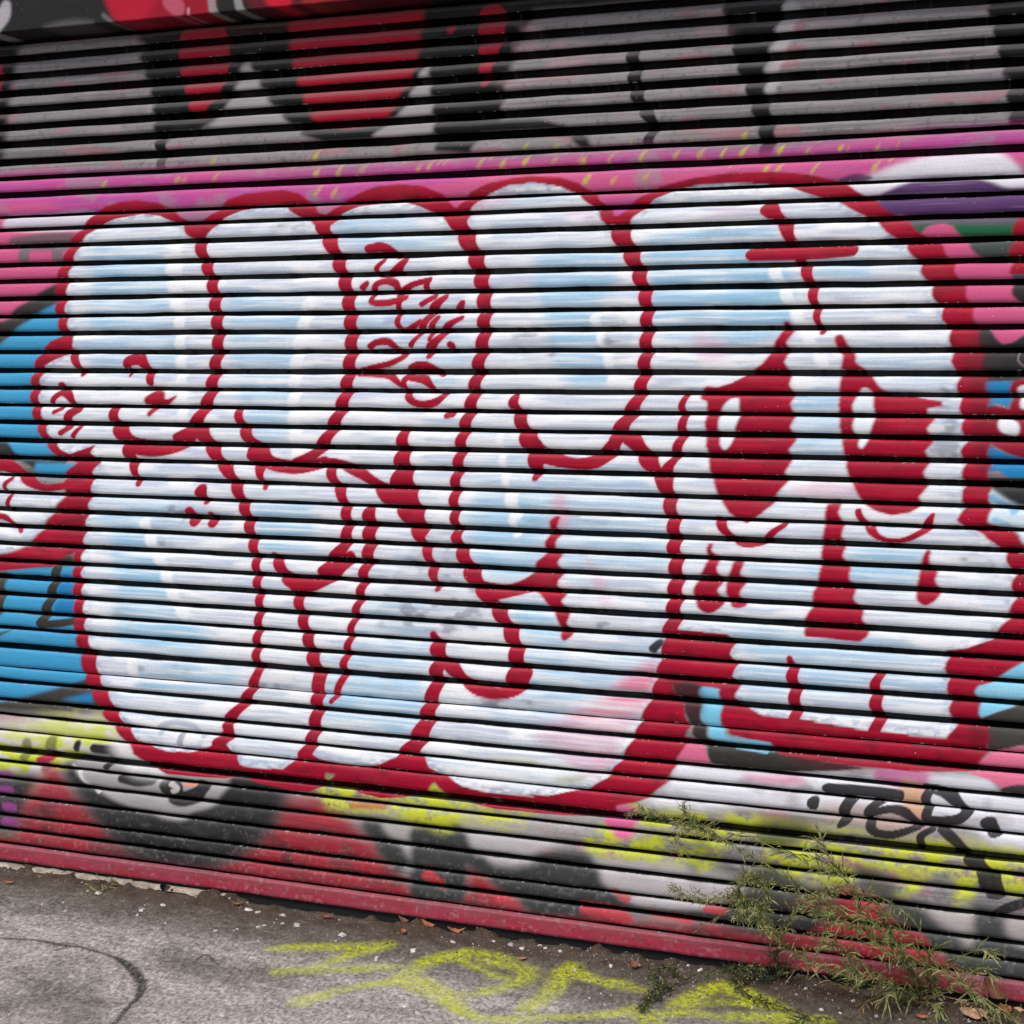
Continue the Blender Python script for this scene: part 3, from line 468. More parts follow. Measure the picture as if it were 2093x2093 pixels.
# small writing on the third letter
for q, ww in (('F820,32 890,20 950,38 1000,72', [60, 62, 60, 40]), ('F905,105 868,155 875,190 950,190 1005,160 1045,105', [34, 34, 40, 44, 56, 50]), ('F800,255 775,280', 40), ('F850,300 870,255 935,238 1000,262 1005,330 1040,300 1110,258 1210,232', [38, 40, 44, 50, 44, 38, 38, 40]), ('F845,300 832,372 900,388 990,376 1050,352', [36, 36, 42, 42, 36]),
              ('F1205,240 1192,300', 40), ('F1165,395 1240,345 1190,380', [34, 40, 30]), ('F1020,380 1005,450 1010,520 1045,562 1100,540 1155,505', [36, 36, 40, 38, 34, 36]), ('F1310,350 1250,410 1190,500 1140,590 1095,660', [44, 56, 50, 34, 36]), ('F1265,480 1225,550 1215,620', [36, 40, 30]),
              ('F1435,385 1405,430', [40, 46]), ('F1425,480 1340,530 1280,610 1220,680 1205,735', [32, 44, 54, 60, 42]), ('F1290,610 1230,640', 30), ('F1355,660 1365,665', 48), ('F825,668 870,640 945,640 1005,690 1045,730 960,780 880,800 760,830', [40, 44, 46, 44, 40, 38, 34, 30]), ('F740,850 850,855 950,868 1030,925', [40, 36, 38, 34]),
              ('F1050,890 1110,815 1200,805 1290,850', [44, 60, 60, 40]), ('F1090,880 1180,890 1235,940', [36, 56, 40]), ('F1048,910 1065,990 1120,1040 1200,1050 1270,1025 1310,975', [36, 44, 46, 50, 50, 40]), ('F1325,1120 1355,1115', 46)): ln(q, ww, 2.2)
mr = np.clip(mr, 0, 1)
cv.lay(mr, RED, 1); cv.lay(mr, (196, 8, 48), .55, cl(n_st, .5, .75)); cv.lay(mr, (128, 4, 32), .5, cl(n_mid, .55, .8))
halo = np.clip(cv.blur(mr, .006) - mr, 0, 1) * mw; cv.lay(halo, (226, 120, 150), .55)
hl = np.maximum(cv.mask_poly('G1635,1010 1580,1020 1540,1070 1510,1150 1510,1220 1520,1310 1550,1350 1590,1310 1620,1200 1642,1130 1645,1050', 2.4, False), cv.mask_poly('H875,940 930,970 940,1060 947,1130 915,1240 890,1310 865,1345 845,1330 840,1280 805,1200 812,1130 805,1060 830,1000', 2.4, False))
cv.lay(hl, (222, 230, 236))
# black tag at the lower right
mk = np.zeros_like(mr)
for q, ww in (('P640,385 800,392 1000,408 1105,425', 78), ('P775,450 748,540 742,590 715,630', [90, 76, 76, 34]), ('P540,470 542,488', 80), ('P1100,425 1010,440 930,500 905,575 930,655 1020,688 1120,672 1215,632', [60, 60, 66, 66, 66, 62, 58, 50]), ('P925,548 1040,520 1140,540 1230,610', [50, 60, 70, 60]), ('P1290,370 1285,500 1292,600', [70, 66, 70]),
              ('P1290,372 1400,402 1490,470 1540,540 1490,590 1380,600 1290,595', [72, 76, 84, 80, 76, 70, 70]), ('P1310,650 1255,690 1250,750', [50, 56, 58]), ('P1370,645 1480,730 1560,830 1680,950 1720,1040', [60, 78, 90, 130, 160]), ('P1700,620 1715,650', 118), ('P2050,1090 1932,1130 1820,1170 1700,1225', [80, 78, 74, 40])): cv.mask_stroke(q, ww, 2.6, False, mk)
cv.lay(mk, (36, 34, 36), .97)
# scuffs low down, dust along the foot of the shutter
low = np.clip((.42 - cv.V) / .42, 0, 1)[:, None]
cv.lay(low * cl(n_sp, .62, .85), (170, 160, 156), .35); cv.lay(low * cl(n_mid, .6, .9), (92, 84, 80), .5)
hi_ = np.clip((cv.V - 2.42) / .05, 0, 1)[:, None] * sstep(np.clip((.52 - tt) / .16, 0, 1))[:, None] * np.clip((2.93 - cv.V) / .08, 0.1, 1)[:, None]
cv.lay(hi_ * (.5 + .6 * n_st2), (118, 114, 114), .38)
mid_ = np.clip(1 - 3.0 * tt, 0, 1)[:, None] * np.ones_like(n_st)
cv.lay(mid_ * cl(n_cl, .3, .7), (128, 122, 120), .08)
rl = np.zeros(len(cv.V)); rl[-NR:] = 1
cv.lay(rl[:, None] * (.35 + .65 * cl(n_cl, .3, .7)), (172, 60, 82), .7); cv.lay(rl[:, None] * cl(n_sp, .72, .85), (160, 130, 132), .4)
cv.lay(rl[:, None] * cl(cv.noise(.02, .006, 51, 3), .66, .78), (80, 50, 54), .5); cv.lay(rl[:, None] * np.clip(1.1 - 2.2 * tt, 0, 1)[:, None] * np.ones_like(n_st), (124, 92, 98), .4)
ed = ((tt < .03) | (tt > .97)).astype(float)[:, None]
cv.lay(ed * cl(cv.noise(.05, .012, 71, 3), .58, .70), (92, 90, 92), .6); cv.lay(ed * cl(cv.noise(.008, .01, 72, 1), .84, .92), (220, 220, 220), .6)
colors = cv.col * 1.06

# ---------------- slats
shutter = tag(empty('roller_shutter', (-1.6, 0, .02)), 'ribbed metal roller shutter covered in red and white bubble-letter graffiti', 'shutter')
wave = np.interp(U, np.linspace(XW0, XW1, 60), rng.normal(0, 1, 60))
nU = len(U); ii = np.arange(nU - 1)
face = np.concatenate([np.stack([r * nU + ii, r * nU + ii + 1, (r + 1) * nU + ii + 1, (r + 1) * nU + ii], 1)[:, ::-1] for r in range(NR - 1)])
base = Vector(shutter.location)
for k in range(len(slats) + 1):
    last = k == len(slats)
    t, b = slats[k] if not last else (rail_top, z_bot)
    wv = np.interp(U, np.linspace(XW0, XW1, 90), rng.normal(0, .0006, 90)); wy = np.interp(U, np.linspace(XW0, XW1, 40), rng.normal(0, .0008, 40))
    dep = DEPTH * min(1, (t - b) / .044) if not last else np.interp(TT, [0, .1, .9, 1], [.004, -.008, -.010, -.006])
    tilt = rng.normal(0, .0010)
    wv = wv + np.interp(U, np.linspace(XW0, XW1, 14), rng.normal(0, .0009, 14))
    for _ in range(rng.integers(0, 3)):
        c_ = rng.uniform(-3.4, .2); wy = wy + rng.choice((.0035, .002, -.0015)) * np.exp(-((U - c_) / rng.uniform(.02, .07)) ** 2)
    V_ = np.empty((NR, nU, 3)); V_[..., 0] = U; V_[..., 1] = dep[:, None] + wy + (TT[:, None] - .5) * tilt; V_[..., 2] = (t + (b - t) * TT)[:, None] + wv
    nxt = slats[k + 1][0] if k + 1 < len(slats) else (rail_top if not last else None)
    vs = V_.reshape(-1, 3)
    # returns at the top and bottom edge, and the interlock strip deep in the joint below
    sx = U[::2] if len(U) % 2 else np.r_[U[::2], U[-1]]; wz = np.interp(sx, U, wv); wyy = np.interp(sx, U, wy)
    prof = [(dep[0] + .0004, t - .0005), (.040, t + .001)], [(dep[-1] + .0004, b + .0005), (.040, b - .001)]
    if nxt is not None: prof = prof + ([(.033, b + .004), (.034, nxt - .004)],)
    extra = []; ef = []; base_i = len(vs)
    for pr in prof:
        for (yy, zz) in pr:
            extra.append(np.stack([sx, yy + wyy * (yy < .03), zz + wz], 1))
        i0 = base_i + (len(extra) - 2) * len(sx); j = np.arange(len(sx) - 1)
        ef.append(np.stack([i0 + j, i0 + j + 1, i0 + len(sx) + j + 1, i0 + len(sx) + j], 1))
    vs = np.concatenate([vs] + extra); fs = np.concatenate([face] + ef)
    mi = np.r_[np.zeros(len(face)), np.ones(sum(len(e) for e in ef))]
    vs = vs - np.array(base)
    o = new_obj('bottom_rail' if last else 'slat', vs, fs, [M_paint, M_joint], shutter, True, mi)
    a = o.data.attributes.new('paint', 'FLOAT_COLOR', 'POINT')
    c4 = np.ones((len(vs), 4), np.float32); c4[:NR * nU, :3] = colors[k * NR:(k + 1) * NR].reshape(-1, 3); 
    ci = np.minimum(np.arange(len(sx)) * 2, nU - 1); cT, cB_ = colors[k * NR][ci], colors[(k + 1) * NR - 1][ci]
    ec = [cT * .16, cT * .02, cB_ * .14, cB_ * .02] + ([cB_ * rng.uniform(.03, .14), cB_ * rng.uniform(.02, .09)] if nxt is not None else [])  # thin overspray, darkened with depth so the colour carries the joint's shade
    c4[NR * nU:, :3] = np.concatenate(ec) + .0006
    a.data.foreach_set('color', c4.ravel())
box('gap_shade_strip', Vector((XW0, .004, -.03)) - base, Vector((XW1, .03, z_bot + .004)) - base, M_dark, shutter, .002)  # added dark strip standing in for the shade below the bottom rail
for sx_, nm in ((XW0 - .05, 'guide_rail'), (XW1 - .01, 'guide_rail')):
    g = box(nm, Vector((sx_, -.04, -.02)) - base, Vector((sx_ + .06, .06, 3.3)) - base, M_metal, shutter)

# ------------------------------------------------------------------ lintel box above the shutter
YL = -.105
zl = on_wall(0, 67, YL)[2]
lu = np.concatenate([np.arange(-5.8, -3.6, .08), np.linspace(-3.6, .2, 760), np.arange(.28, 2.6, .08)])
lv = np.concatenate([np.linspace(zl, zl + .2, 70), np.linspace(zl + .24, zl + .7, 8)])
lc = Canvas(lu, lv, lambda a, b: on_wall(a, b, YL), 0, 2, (27, 27, 27))
lc.stroke('A-60,200 20,100 40,40', [90, 90, 60], (170, 166, 170), 9); lc.stroke('A300,180 450,160 600,150', [20, 50, 30], (110, 108, 106), 14, .5); lc.stroke('A680,100 740,150', 24, (120, 116, 116), 7, .7)
lc.poly('A690,-60 700,30 770,148 900,150 1200,118 1400,100 1390,-60', (150, 2, 34), 4); lc.poly('A700,-60 720,40 790,140 960,118 1010,-60', (180, 4, 44), 9)
lc.stroke('A1130,0 1170,60 1165,90', [120, 90, 40], (190, 90, 110), 7, .8); lc.stroke('A1240,60 1240,110', 14, (200, 150, 160), 5)
for q, ww in (('A1390,-40 1400,60 1440,140', 50), ('A1560,-40 1580,60 1640,130', 50)): lc.stroke(q, ww, (150, 146, 146), 6, .85)
lc.poly('A1620,-60 1700,90 B250,110 700,70 1130,40 1120,-60', (92, 2, 24), 7); lc.poly('A1750,-60 1760,30 1860,50 B300,30 290,-60', (196, 8, 44), 5); lc.poly('B390,-60 400,35 540,10 700,-10 700,-60', (150, 34, 34), 6)
lc.poly('C-300,-200 800,-260 1900,-300 1900,-900 -300,-600', (120, 10, 36), 10)
vv = np.stack(np.meshgrid(lu, lv), -1); nl, ml = len(lv), len(lu)
fr = np.stack([vv[..., 0], np.full((nl, ml), YL), vv[..., 1]], -1); fr[0, :, 1] += .004
und = np.stack([lu, np.full(ml, .06), np.full(ml, zl + .0)], 1); und0 = np.stack([lu, np.full(ml, YL + .004), np.full(ml, zl - .001)], 1)
topb = np.stack([lu, np.full(ml, .06), np.full(ml, lv[-1])], 1)
Vl = np.concatenate([fr.reshape(-1, 3), und0, und, topb]); j = np.arange(ml - 1)
Fl = [np.stack([r * ml + j, r * ml + j + 1, (r + 1) * ml + j + 1, (r + 1) * ml + j], 1) for r in range(nl - 1)]
q0 = nl * ml
Fl += [np.stack([q0 + ml + j, q0 + ml + j + 1, q0 + j + 1, q0 + j], 1), np.stack([(nl - 1) * ml + j, (nl - 1) * ml + j + 1, q0 + 2 * ml + j + 1, q0 + 2 * ml + j], 1)]
lint = new_obj('shutter_box', Vl, np.concatenate(Fl), [M_lintel], None, True)
a = lint.data.attributes.new('paint', 'FLOAT_COLOR', 'POINT'); c4 = np.ones((len(Vl), 4), np.float32); c4[:nl * ml, :3] = lc.col.reshape(-1, 3)
c4[nl * ml:, :3] = np.concatenate([lc.col[0]] * 3) * .6 + .004; a.data.foreach_set('color', c4.ravel())
tag(lint, 'boxed-in black and red painted shutter housing above the top slat', 'shutter box')
# building around the shutter, beyond the picture
fac = tag(empty('building', (-1.6, .3, 0)), 'rendered wall around the graffitied shutter', 'building')
fb = Vector(fac.location)
for lo, hi in (((-11, -.06, 0), (XW0 - .06, .5, 4.6)), ((XW1 + .06, -.06, 0), (8, .5, 4.6)), ((XW0 - .057, -.057, lv[-1] + .003), (XW1 + .057, .497, 4.597))):
    box('wall', Vector(lo) - fb, Vector(hi) - fb, M_wall, fac, .01)
box('back_wall', Vector((XW0, .9, 0)) - fb, Vector((XW1, 1.0, 3.4)) - fb, M_dark, fac, .01)

# ------------------------------------------------------------------ ground: one sheet of worn concrete, finely divided where the camera sees it
gx = np.concatenate([-60 + np.arange(0, 56, 2.0), np.arange(-4.2, -3.65, .05), np.arange(-3.62, .42, .0055), np.arange(.5, 4, .25), np.arange(5, 60, 3.0)])
gy = np.concatenate([-60 + np.arange(0, 57, 2.0), np.arange(-2.9, -1.36, .05), np.arange(-1.34, .05, .0055), np.arange(.1, 1, .1), np.arange(2, 60, 4.0)])
gc = Canvas(gx, gy, on_ground, 0, 1, (0, 0, 0))
def gmask(items, soft, k=1.0):
    m = np.zeros((len(gy), len(gx)))
    for q, ww in items: gc.mask_stroke(q, (np.array(ww) * k).tolist() if not np.isscalar(ww) else ww * k, soft, True, m)
    return m
yel = gmask([('N170,1438 330,1428 500,1432 700,1430 880,1425 960,1412', [30, 44, 50, 48, 56, 30]), ('N900,1428 720,1470 520,1540 340,1580', [40, 40, 34, 30]), ('N210,1590 400,1575 600,1575 800,1565 1010,1555', [36, 56, 44, 44, 30]), ('N360,1785 480,1750 640,1710 820,1672 1060,1650', [66, 56, 44, 40, 50]),
             ('N1060,1630 1150,1670 1260,1730 1360,1790 1450,1860 1600,1898 1932,1905', [90, 100, 80, 66, 46, 36, 34]), ('N1090,1590 1250,1510 1480,1480 1700,1520 1850,1580 1800,1660 1640,1715 1420,1735 1270,1700', [60, 66, 76, 60, 52, 50, 44, 40, 40]), ('N1400,1500 1600,1600 1760,1650', [30, 26, 24]),
             ('O-20,1520 130,1540 255,1590 230,1650 90,1690 -40,1712', [60, 66, 70, 60, 46, 40]), ('O255,1825 340,1770 420,1700 480,1620 540,1560', [76, 70, 76, 90, 80]), ('O560,1590 700,1648 860,1680 990,1710', [60, 54, 56, 44]), ('O-60,1900 300,1895 650,1880 960,1850 1120,1870 1320,1862 1540,1890 1800,1905', [36, 40, 40, 56, 50, 44, 44, 40]),
             ('O960,1840 1060,1910 1120,1990', [66, 80, 80]), ('O1220,1825 1350,1760 1490,1690', [56, 80, 70]), ('O1240,1815 1480,1795 1720,1810', [50, 44, 50]), ('P-40,1690 80,1740 200,1790 340,1840', [80, 90, 80, 50]), ('P0,1890 240,1895 620,1915', [60, 70, 60])], 18, .98)
yel = yel * np.clip(.45 + .75 * gc.noise(.09, .06, 77, 3), 0, 1)
tar = gmask([('M-300,1350 0,1365 230,1380 400,1412 560,1432 740,1490 840,1540 905,1615 935,1690 905,1760 830,1840 770,1910 700,1990', [8, 8, 9, 12, 10, 12, 24, 26, 22, 14, 14, 12, 10])], 3)
tar = np.maximum(tar, gmask([('M370,1440 440,1430', 8), ('M880,1570 930,1600', 10), ('M1270,1530 1350,1475 1430,1540', [4, 9, 4])], 3))
n1 = gc.noise(.5, .35, 31, 4); n2 = gc.noise(.06, .05, 32, 3); n3 = gc.noise(.018, .016, 33, 2)
dist = np.clip(-gc.V, 0, 9)[:, None] + 0 * gc.U[None]
soil = np.clip(1.25 - dist / (.20 + .14 * n1 + .16 * np.clip((gc.U + 1.7) / 1.2, 0, 1)[None]), 0, 1) * (0.55 + .7 * n2); soil = np.clip(soil, 0, 1)
pale = sstep(np.clip((n1 - .32) / .22, 0, 1)) * sstep(np.clip((dist - .22) / .22, 0, 1))
# overspray patch: greyer, darker ground round the yellow letters
around = np.clip(gc.blur(np.clip(yel, 0, 1), .06) * 2.2, 0, 1)
gz = (n2 - .5) * .006 + (n3 - .5) * .004 + soil * .005 + np.clip(.09 - dist, 0, .09) * .9 * np.clip(n2 - .46, 0, 1) - np.clip(.035 - dist, 0, .035) * .35
gz = np.where((dist > 1.5) | (np.abs(gc.U + 1.6)[None] > 2.4), gz * .3, gz)
gv = np.stack([np.repeat(gx[None], len(gy), 0), np.repeat(gy[:, None], len(gx), 1), gz], -1).reshape(-1, 3)
ng = len(gx); jj = np.arange(ng - 1)
gf = np.concatenate([np.stack([r * ng + jj, r * ng + jj + 1, (r + 1) * ng + jj + 1, (r + 1) * ng + jj], 1) for r in range(len(gy) - 1)])
m, t, b = material('worn_concrete')
def attr(nm): 
    a_ = t.nodes.new('ShaderNodeAttribute'); a_.attribute_name = nm; return a_.outputs['Fac']
def math_(op, a_, b_):
    n = t.nodes.new('ShaderNodeMath'); n.operation = op; n.use_clamp = True
    for v, sck in ((a_, n.inputs[0]), (b_, n.inputs[1])):
        if isinstance(v, (int, float)): sck.default_value = v
        else: t.links.new(v, sck)
    return n.outputs[0]
cA = noise_node(t, 38, 8, coords(t), .72); cB = noise_node(t, 230, 5, coords(t), .7); cC = noise_node(t, 9, 5, coords(t, (1, 1.6, 1)), .6)
con = ramp(t, cA.outputs[0], [(.30, lin((96, 92, 86))), (.5, lin((130, 125, 117))), (.70, lin((162, 156, 148)))])
dust = ramp(t, cA.outputs[0], [(.28, lin((140, 133, 127))), (.5, lin((174, 166, 160))), (.70, lin((202, 194, 188)))])
col = mix(t, con, dust, attr('pale'))
col = mix(t, col, ramp(t, cC.outputs[0], [(.32, .66), (.5, .98), (.68, 1.18)]), 1.0, 'MULTIPLY')
cD = noise_node(t, 105, 5, coords(t, (.8, .6, 1)), .72)
col = mix(t, col, ramp(t, cD.outputs[0], [(.35, .42), (.5, .95), (.65, 1.5)]), 1.0, 'MULTIPLY')
so = ramp(t, cB.outputs[0], [(.3, lin((36, 29, 23))), (.55, lin((82, 68, 55))), (.75, lin((124, 106, 90)))])
col = mix(t, col, so, attr('soil'))
spk = noise_node(t, 330, 2, coords(t), .5)
col = mix(t, col, lin((206, 200, 200)), ramp(t, spk.outputs[0], [(.75, 0.0), (.78, .7)]))
col = mix(t, col, lin((38, 36, 34)), ramp(t, spk.outputs[0], [(.27, .8), (.31, 0.0)]))
mixn = noise_node(t, 70, 7, coords(t), .8)
yf = math_('MULTIPLY', math_('ADD', attr('yellow'), -.10), ramp(t, mixn.outputs[0], [(.385, 0.0), (.60, 1.35)]))
yc = ramp(t, cA.outputs[0], [(.3, lin((186, 192, 10))), (.7, lin((222, 230, 36)))])
col = mix(t, col, yc, yf)
tf = math_('MULTIPLY', attr('tar'), ramp(t, cB.outputs[0], [(.36, .1), (.5, 1.0)]))
col = mix(t, col, lin((40, 40, 40)), tf)
t.links.new(col, b.inputs['Base Color']); b.inputs['Roughness'].default_value = .92; b.inputs['Specular IOR Level'].default_value = .25
hh = t.nodes.new('ShaderNodeMath'); hh.operation = 'ADD'; t.links.new(cA.outputs[0], hh.inputs[0]); t.links.new(cB.outputs[0], hh.inputs[1]); bump(t, b, hh.outputs[0], .75, .008)
ground = new_obj('ground', gv, gf, m, None, True); tag(ground, kind='structure')
for nm, arr in (('pale', pale), ('soil', soil), ('yellow', yel), ('tar', tar)):
    a = ground.data.attributes.new(nm, 'FLOAT', 'POINT'); a.data.foreach_set('value', arr.astype(np.float32).ravel())
def ground_z(x, y):
    i = int(np.clip(np.searchsorted(gx, x), 0, ng - 1)); k = int(np.clip(np.searchsorted(gy, y), 0, len(gy) - 1)); return float(gz[k, i])
# broken mortar lip under the left half of the shutter
pts = P('M150,880 160,900 330,930 330,960 420,965 520,960 640,985 760,1000 900,1030 1080,1045 1250,1080 1400,1100 1540,1085')
ex = [on_ground(*p) for p in pts]
bx = np.linspace(-3.9, on_ground(*P('M1560,1090')[0])[0], 70); r2 = np.random.default_rng(5)
front = np.interp(bx, [e[0] for e in ex], [e[1] for e in ex]) + r2.normal(0, .006, len(bx)); front[-1] = -.004; front = np.minimum(front, -.012)
zt = .013 + r2.normal(0, .0015, len(bx))
sv = []; sf = []
for k in range(len(bx)):
    sv += [(bx[k], front[k] - .006, 0), (bx[k], front[k], zt[k]), (bx[k], .03, zt[k]), (bx[k], .03, 0)]
for k in range(len(bx) - 1):
    for q in range(3): sf.append((4 * k + q, 4 * k + 4 + q, 4 * k + 5 + q, 4 * k + 1 + q))
M_mort = plain('mortar', (120, 108, 96), (196, 182, 164), 40, .95, .6, .006)
tag(new_obj('mortar_strip', sv, sf, M_mort), 'chipped pale mortar strip under the left end of the bottom rail', 'mortar strip')

# ------------------------------------------------------------------ litter on the ground
def chip_mesh(seed, flat):
    r = np.random.default_rng(seed); n = 7
    a = np.sort(r.uniform(0, 2 * math.pi, n)); ra = r.uniform(.6, 1, n)
    lo = [(math.cos(x) * y, math.sin(x) * y * .7, 0) for x, y in zip(a, ra)]; hi = [(math.cos(x) * y * .72, math.sin(x) * y * .5, flat * r.uniform(.7, 1.1)) for x, y in zip(a, ra)]
    f = [tuple(range(2 * n - 1, n - 1, -1))[::-1]] + [(i, (i + 1) % n, n + (i + 1) % n, n + i) for i in range(n)]
    return lo + hi, f
M_chip = plain('pale_stone', (168, 160, 156), (222, 216, 212), 70, .85); M_peb = plain('dark_stone', (70, 62, 56), (140, 128, 118), 90, .9)
chip_me = []
for k in range(6):
    v, f = chip_mesh(k, .45); o = new_obj('stone_chip', v, f, M_chip); chip_me.append(o.data); C.objects.unlink(o); bpy.data.objects.remove(o)
spots = 'M540,1010 60,820 650,1080 1075,1160 940,1190 905,1220 280,1145 1640,1190 1700,1205 1860,1225 1700,1300 1420,1325 1580,1070 430,1190 N130,1290 250,1280 90,1300 340,1295 25,1190 870,1505 1370,1405 1640,1405 1750,1420 1830,1445 600,1390 640,1355 1110,1460 1215,1780 1050,1815 1140,1858 1600,1520 O30,1405 135,1420 215,1445 335,1425 370,1440 800,1565 660,1770 1390,1590 M1090,1270 1700,1390'
for x, y in P(spots):
    p = on_ground(x, y); 
    if p[1] > -.015: p[1] = -.02
    o = bpy.data.objects.new('stone_chip', random.choice(chip_me)); C.objects.link(o)
    s_ = random.uniform(.006, .014) * (1.5 if random.random() < .25 else 1)
    o.location = (p[0], p[1], ground_z(p[0], p[1]) - .0005); o.scale = (s_, s_, s_ * .8); o.rotation_euler = (random.uniform(-.15, .15), random.uniform(-.15, .15), random.uniform(0, 6.3))
    tag(o, 'small pale stone chip lying on the dirty concrete below the shutter', 'stone chip', 'pale stone chips strewn along the foot of the shutter')
gvv, gff = [], []; 
for k in range(2600):
    x = random.uniform(-3.6, .4) if random.random() < .6 else random.uniform(-1.5, .4); y = -abs(random.gauss(0, .16)) - .004
    if random.random() < .22: y = random.uniform(-1.3, 0)
    v, f = chip_mesh(k % 40, .6); s_ = random.choice((.0022, .003, .003, .004, .006)) * (1.5 if x > -1.3 and random.random() < .35 else 1); an = random.uniform(0, 6.3); z = ground_z(x, y) - .0004; n0 = len(gvv)
    gvv += [(x + s_ * (a_ * math.cos(an) - b_ * math.sin(an)), y + s_ * (a_ * math.sin(an) + b_ * math.cos(an)), z + s_ * c_) for a_, b_, c_ in v]; gff += [tuple(n0 + q for q in g) for g in f]
gm = new_obj('gravel', gvv, gff, [M_peb, M_chip]); gm.data.polygons.foreach_set('material_index', np.repeat((np.random.default_rng(3).random(2600) < .12).astype(np.int32), 8))
tag(gm, 'fine grit and crumbs scattered over the concrete', 'gravel', kind='stuff')

def leaf_mesh(L, wd, curl, seed):
    r = np.random.default_rng(seed); n = 8; v = []; f = []
    for k in range(n + 1):
        u = k / n; h = wd * math.sin(math.pi * min(1, u * .94 + .04)) ** .8 * (1 + r.normal(0, .08))
        z = curl * L * (u - .5) ** 2 * 2; y = r.normal(0, .02) * L
        for q, (s_, zz) in enumerate(((-1, .5), (-.5, .12), (0, 0), (.5, .12), (1, .5))): v.append((L * (u - .5), y + s_ * h, z + zz * h * curl * 1.6 + r.normal(0, .03) * h))
    for k in range(n):
        for q in range(4): f.append((5 * k + q, 5 * k + 5 + q, 5 * k + 6 + q, 5 * k + 1 + q))
    return v, f
M_leaf = {k: plain('dry_leaf_' + k, a_, b_, 120, .75, .4, .002) for k, a_, b_ in (('brown', (74, 44, 32), (138, 88, 62)), ('tan', (150, 112, 84), (206, 170, 138)), ('dark', (26, 22, 20), (60, 46, 38)), ('rust', (120, 62, 36), (184, 116, 76)))}
def dry_leaf(spot, L, wd, kind, rz, curl, label, tilt=(0, 0), up=.004, y=None):
    p = P(spot)[0]; q = on_ground(*p) if y is None else on_wall(*p, y)
    v, f = leaf_mesh(L, wd, curl, abs(hash(spot)) % 9999 if False else int(p[0] * 7 + p[1]))
    o = new_obj('dry_leaf', v, f, M_leaf[kind], None, True)
    z = ground_z(q[0], q[1]) + up if y is None else max(q[2], .012)
    yy = min(q[1], -wd * .6 - .012)
    o.location = (q[0], yy, z); o.rotation_euler = (tilt[0], tilt[1], rz); tag(o, label, 'dry leaf', 'dry leaves on the ground'); return o
dry_leaf('P1750,1760', .085, .019, 'brown', -.75, .9, 'large curled brown leaf, rightmost of those at the foot of the shutter', (.5, .35), .022)
dry_leaf('P1625,1825', .038, .015, 'tan', 1.2, .5, 'pale tan leaf standing up beside the large curled brown leaf', (.7, .1), .012)
dry_leaf('P1600,1905', .075, .022, 'tan', .15, .4, 'broad tan leaf at the bottom edge of the photo below the weeds', (.25, 0), .008)
dry_leaf('P1790,1895', .05, .020, 'rust', .9, .6, 'rusty orange leaf beside the broad tan leaf in the bottom right corner', (.4, .2), .010)
dry_leaf('P1900,1850', .03, .012, 'tan', -.4, .5, 'small tan leaf at the right edge of the photo under the curled leaf', (.2, 0), .008)
dry_leaf('P1520,1800', .032, .010, 'tan', .4, .5, 'small tan leaf fragment under the base of the weeds', (.3, 0), .008)
dry_leaf('P1260,1910', .034, .008, 'rust', .1, .4, 'thin rusty leaf sliver at the bottom edge left of the broad tan leaf', (.1, 0), .005)
dry_leaf('M60,1020', .042, .006, 'rust', .25, .4, 'slim orange leaf near the left edge of the concrete', (.2, 0), .005)
dry_leaf('M1070,1080', .040, .014, 'dark', 1.0, 1.0, 'dark crumpled leaf propped against the bottom rail', (.9, .3), .018)
dry_leaf('M1130,1075', .022, .006, 'brown', 1.9, .7, 'little brown scrap beside the dark crumpled leaf', (.3, 0), .006)
dry_leaf('M1560,1160', .05, .008, 'brown', .2, .5, 'brown leaf right of the mortar strip on dirty concrete', (.2, 0), .005)
dry_leaf('N540,1248', .055, .008, 'brown', .15, .6, 'brown leaf lying above the topmost yellow line on the ground', (.3, 0), .006)
dry_leaf('N1060,1275', .05, .008, 'brown', -.35, .6, 'leftmost of the brown leaves heaped at the rail above the yellow loop', (.3, 0), .008)
dry_leaf('N1220,1310', .06, .011, 'rust', -.3, .7, 'middle rusty leaf of the heap at the rail above the yellow loop', (.4, 0), .010)
dry_leaf('N1400,1325', .06, .009, 'rust', .15, .6, 'rightmost rusty leaf of the heap at the rail above the yellow loop', (.3, 0), .008)
dry_leaf('N1040,1350', .020, .009, 'rust', .8, .7, 'small reddish leaf in front of the heap above the yellow loop', (.4, 0), .007)
dry_leaf('N1830,1515', .028, .005, 'rust', .1, .4, 'thin orange leaf sliver at the right side of the yellow loop', (.1, 0), .004)
dry_leaf('O950,1575', .034, .014, 'brown', .6, .6, 'brown leaf among dirt left of the weeds', (.3, 0), .008)
dry_leaf('O210,1518', .026, .005, 'tan', .05, .4, 'tan leaf sliver between yellow strokes on the ground', (.1, 0), .004)

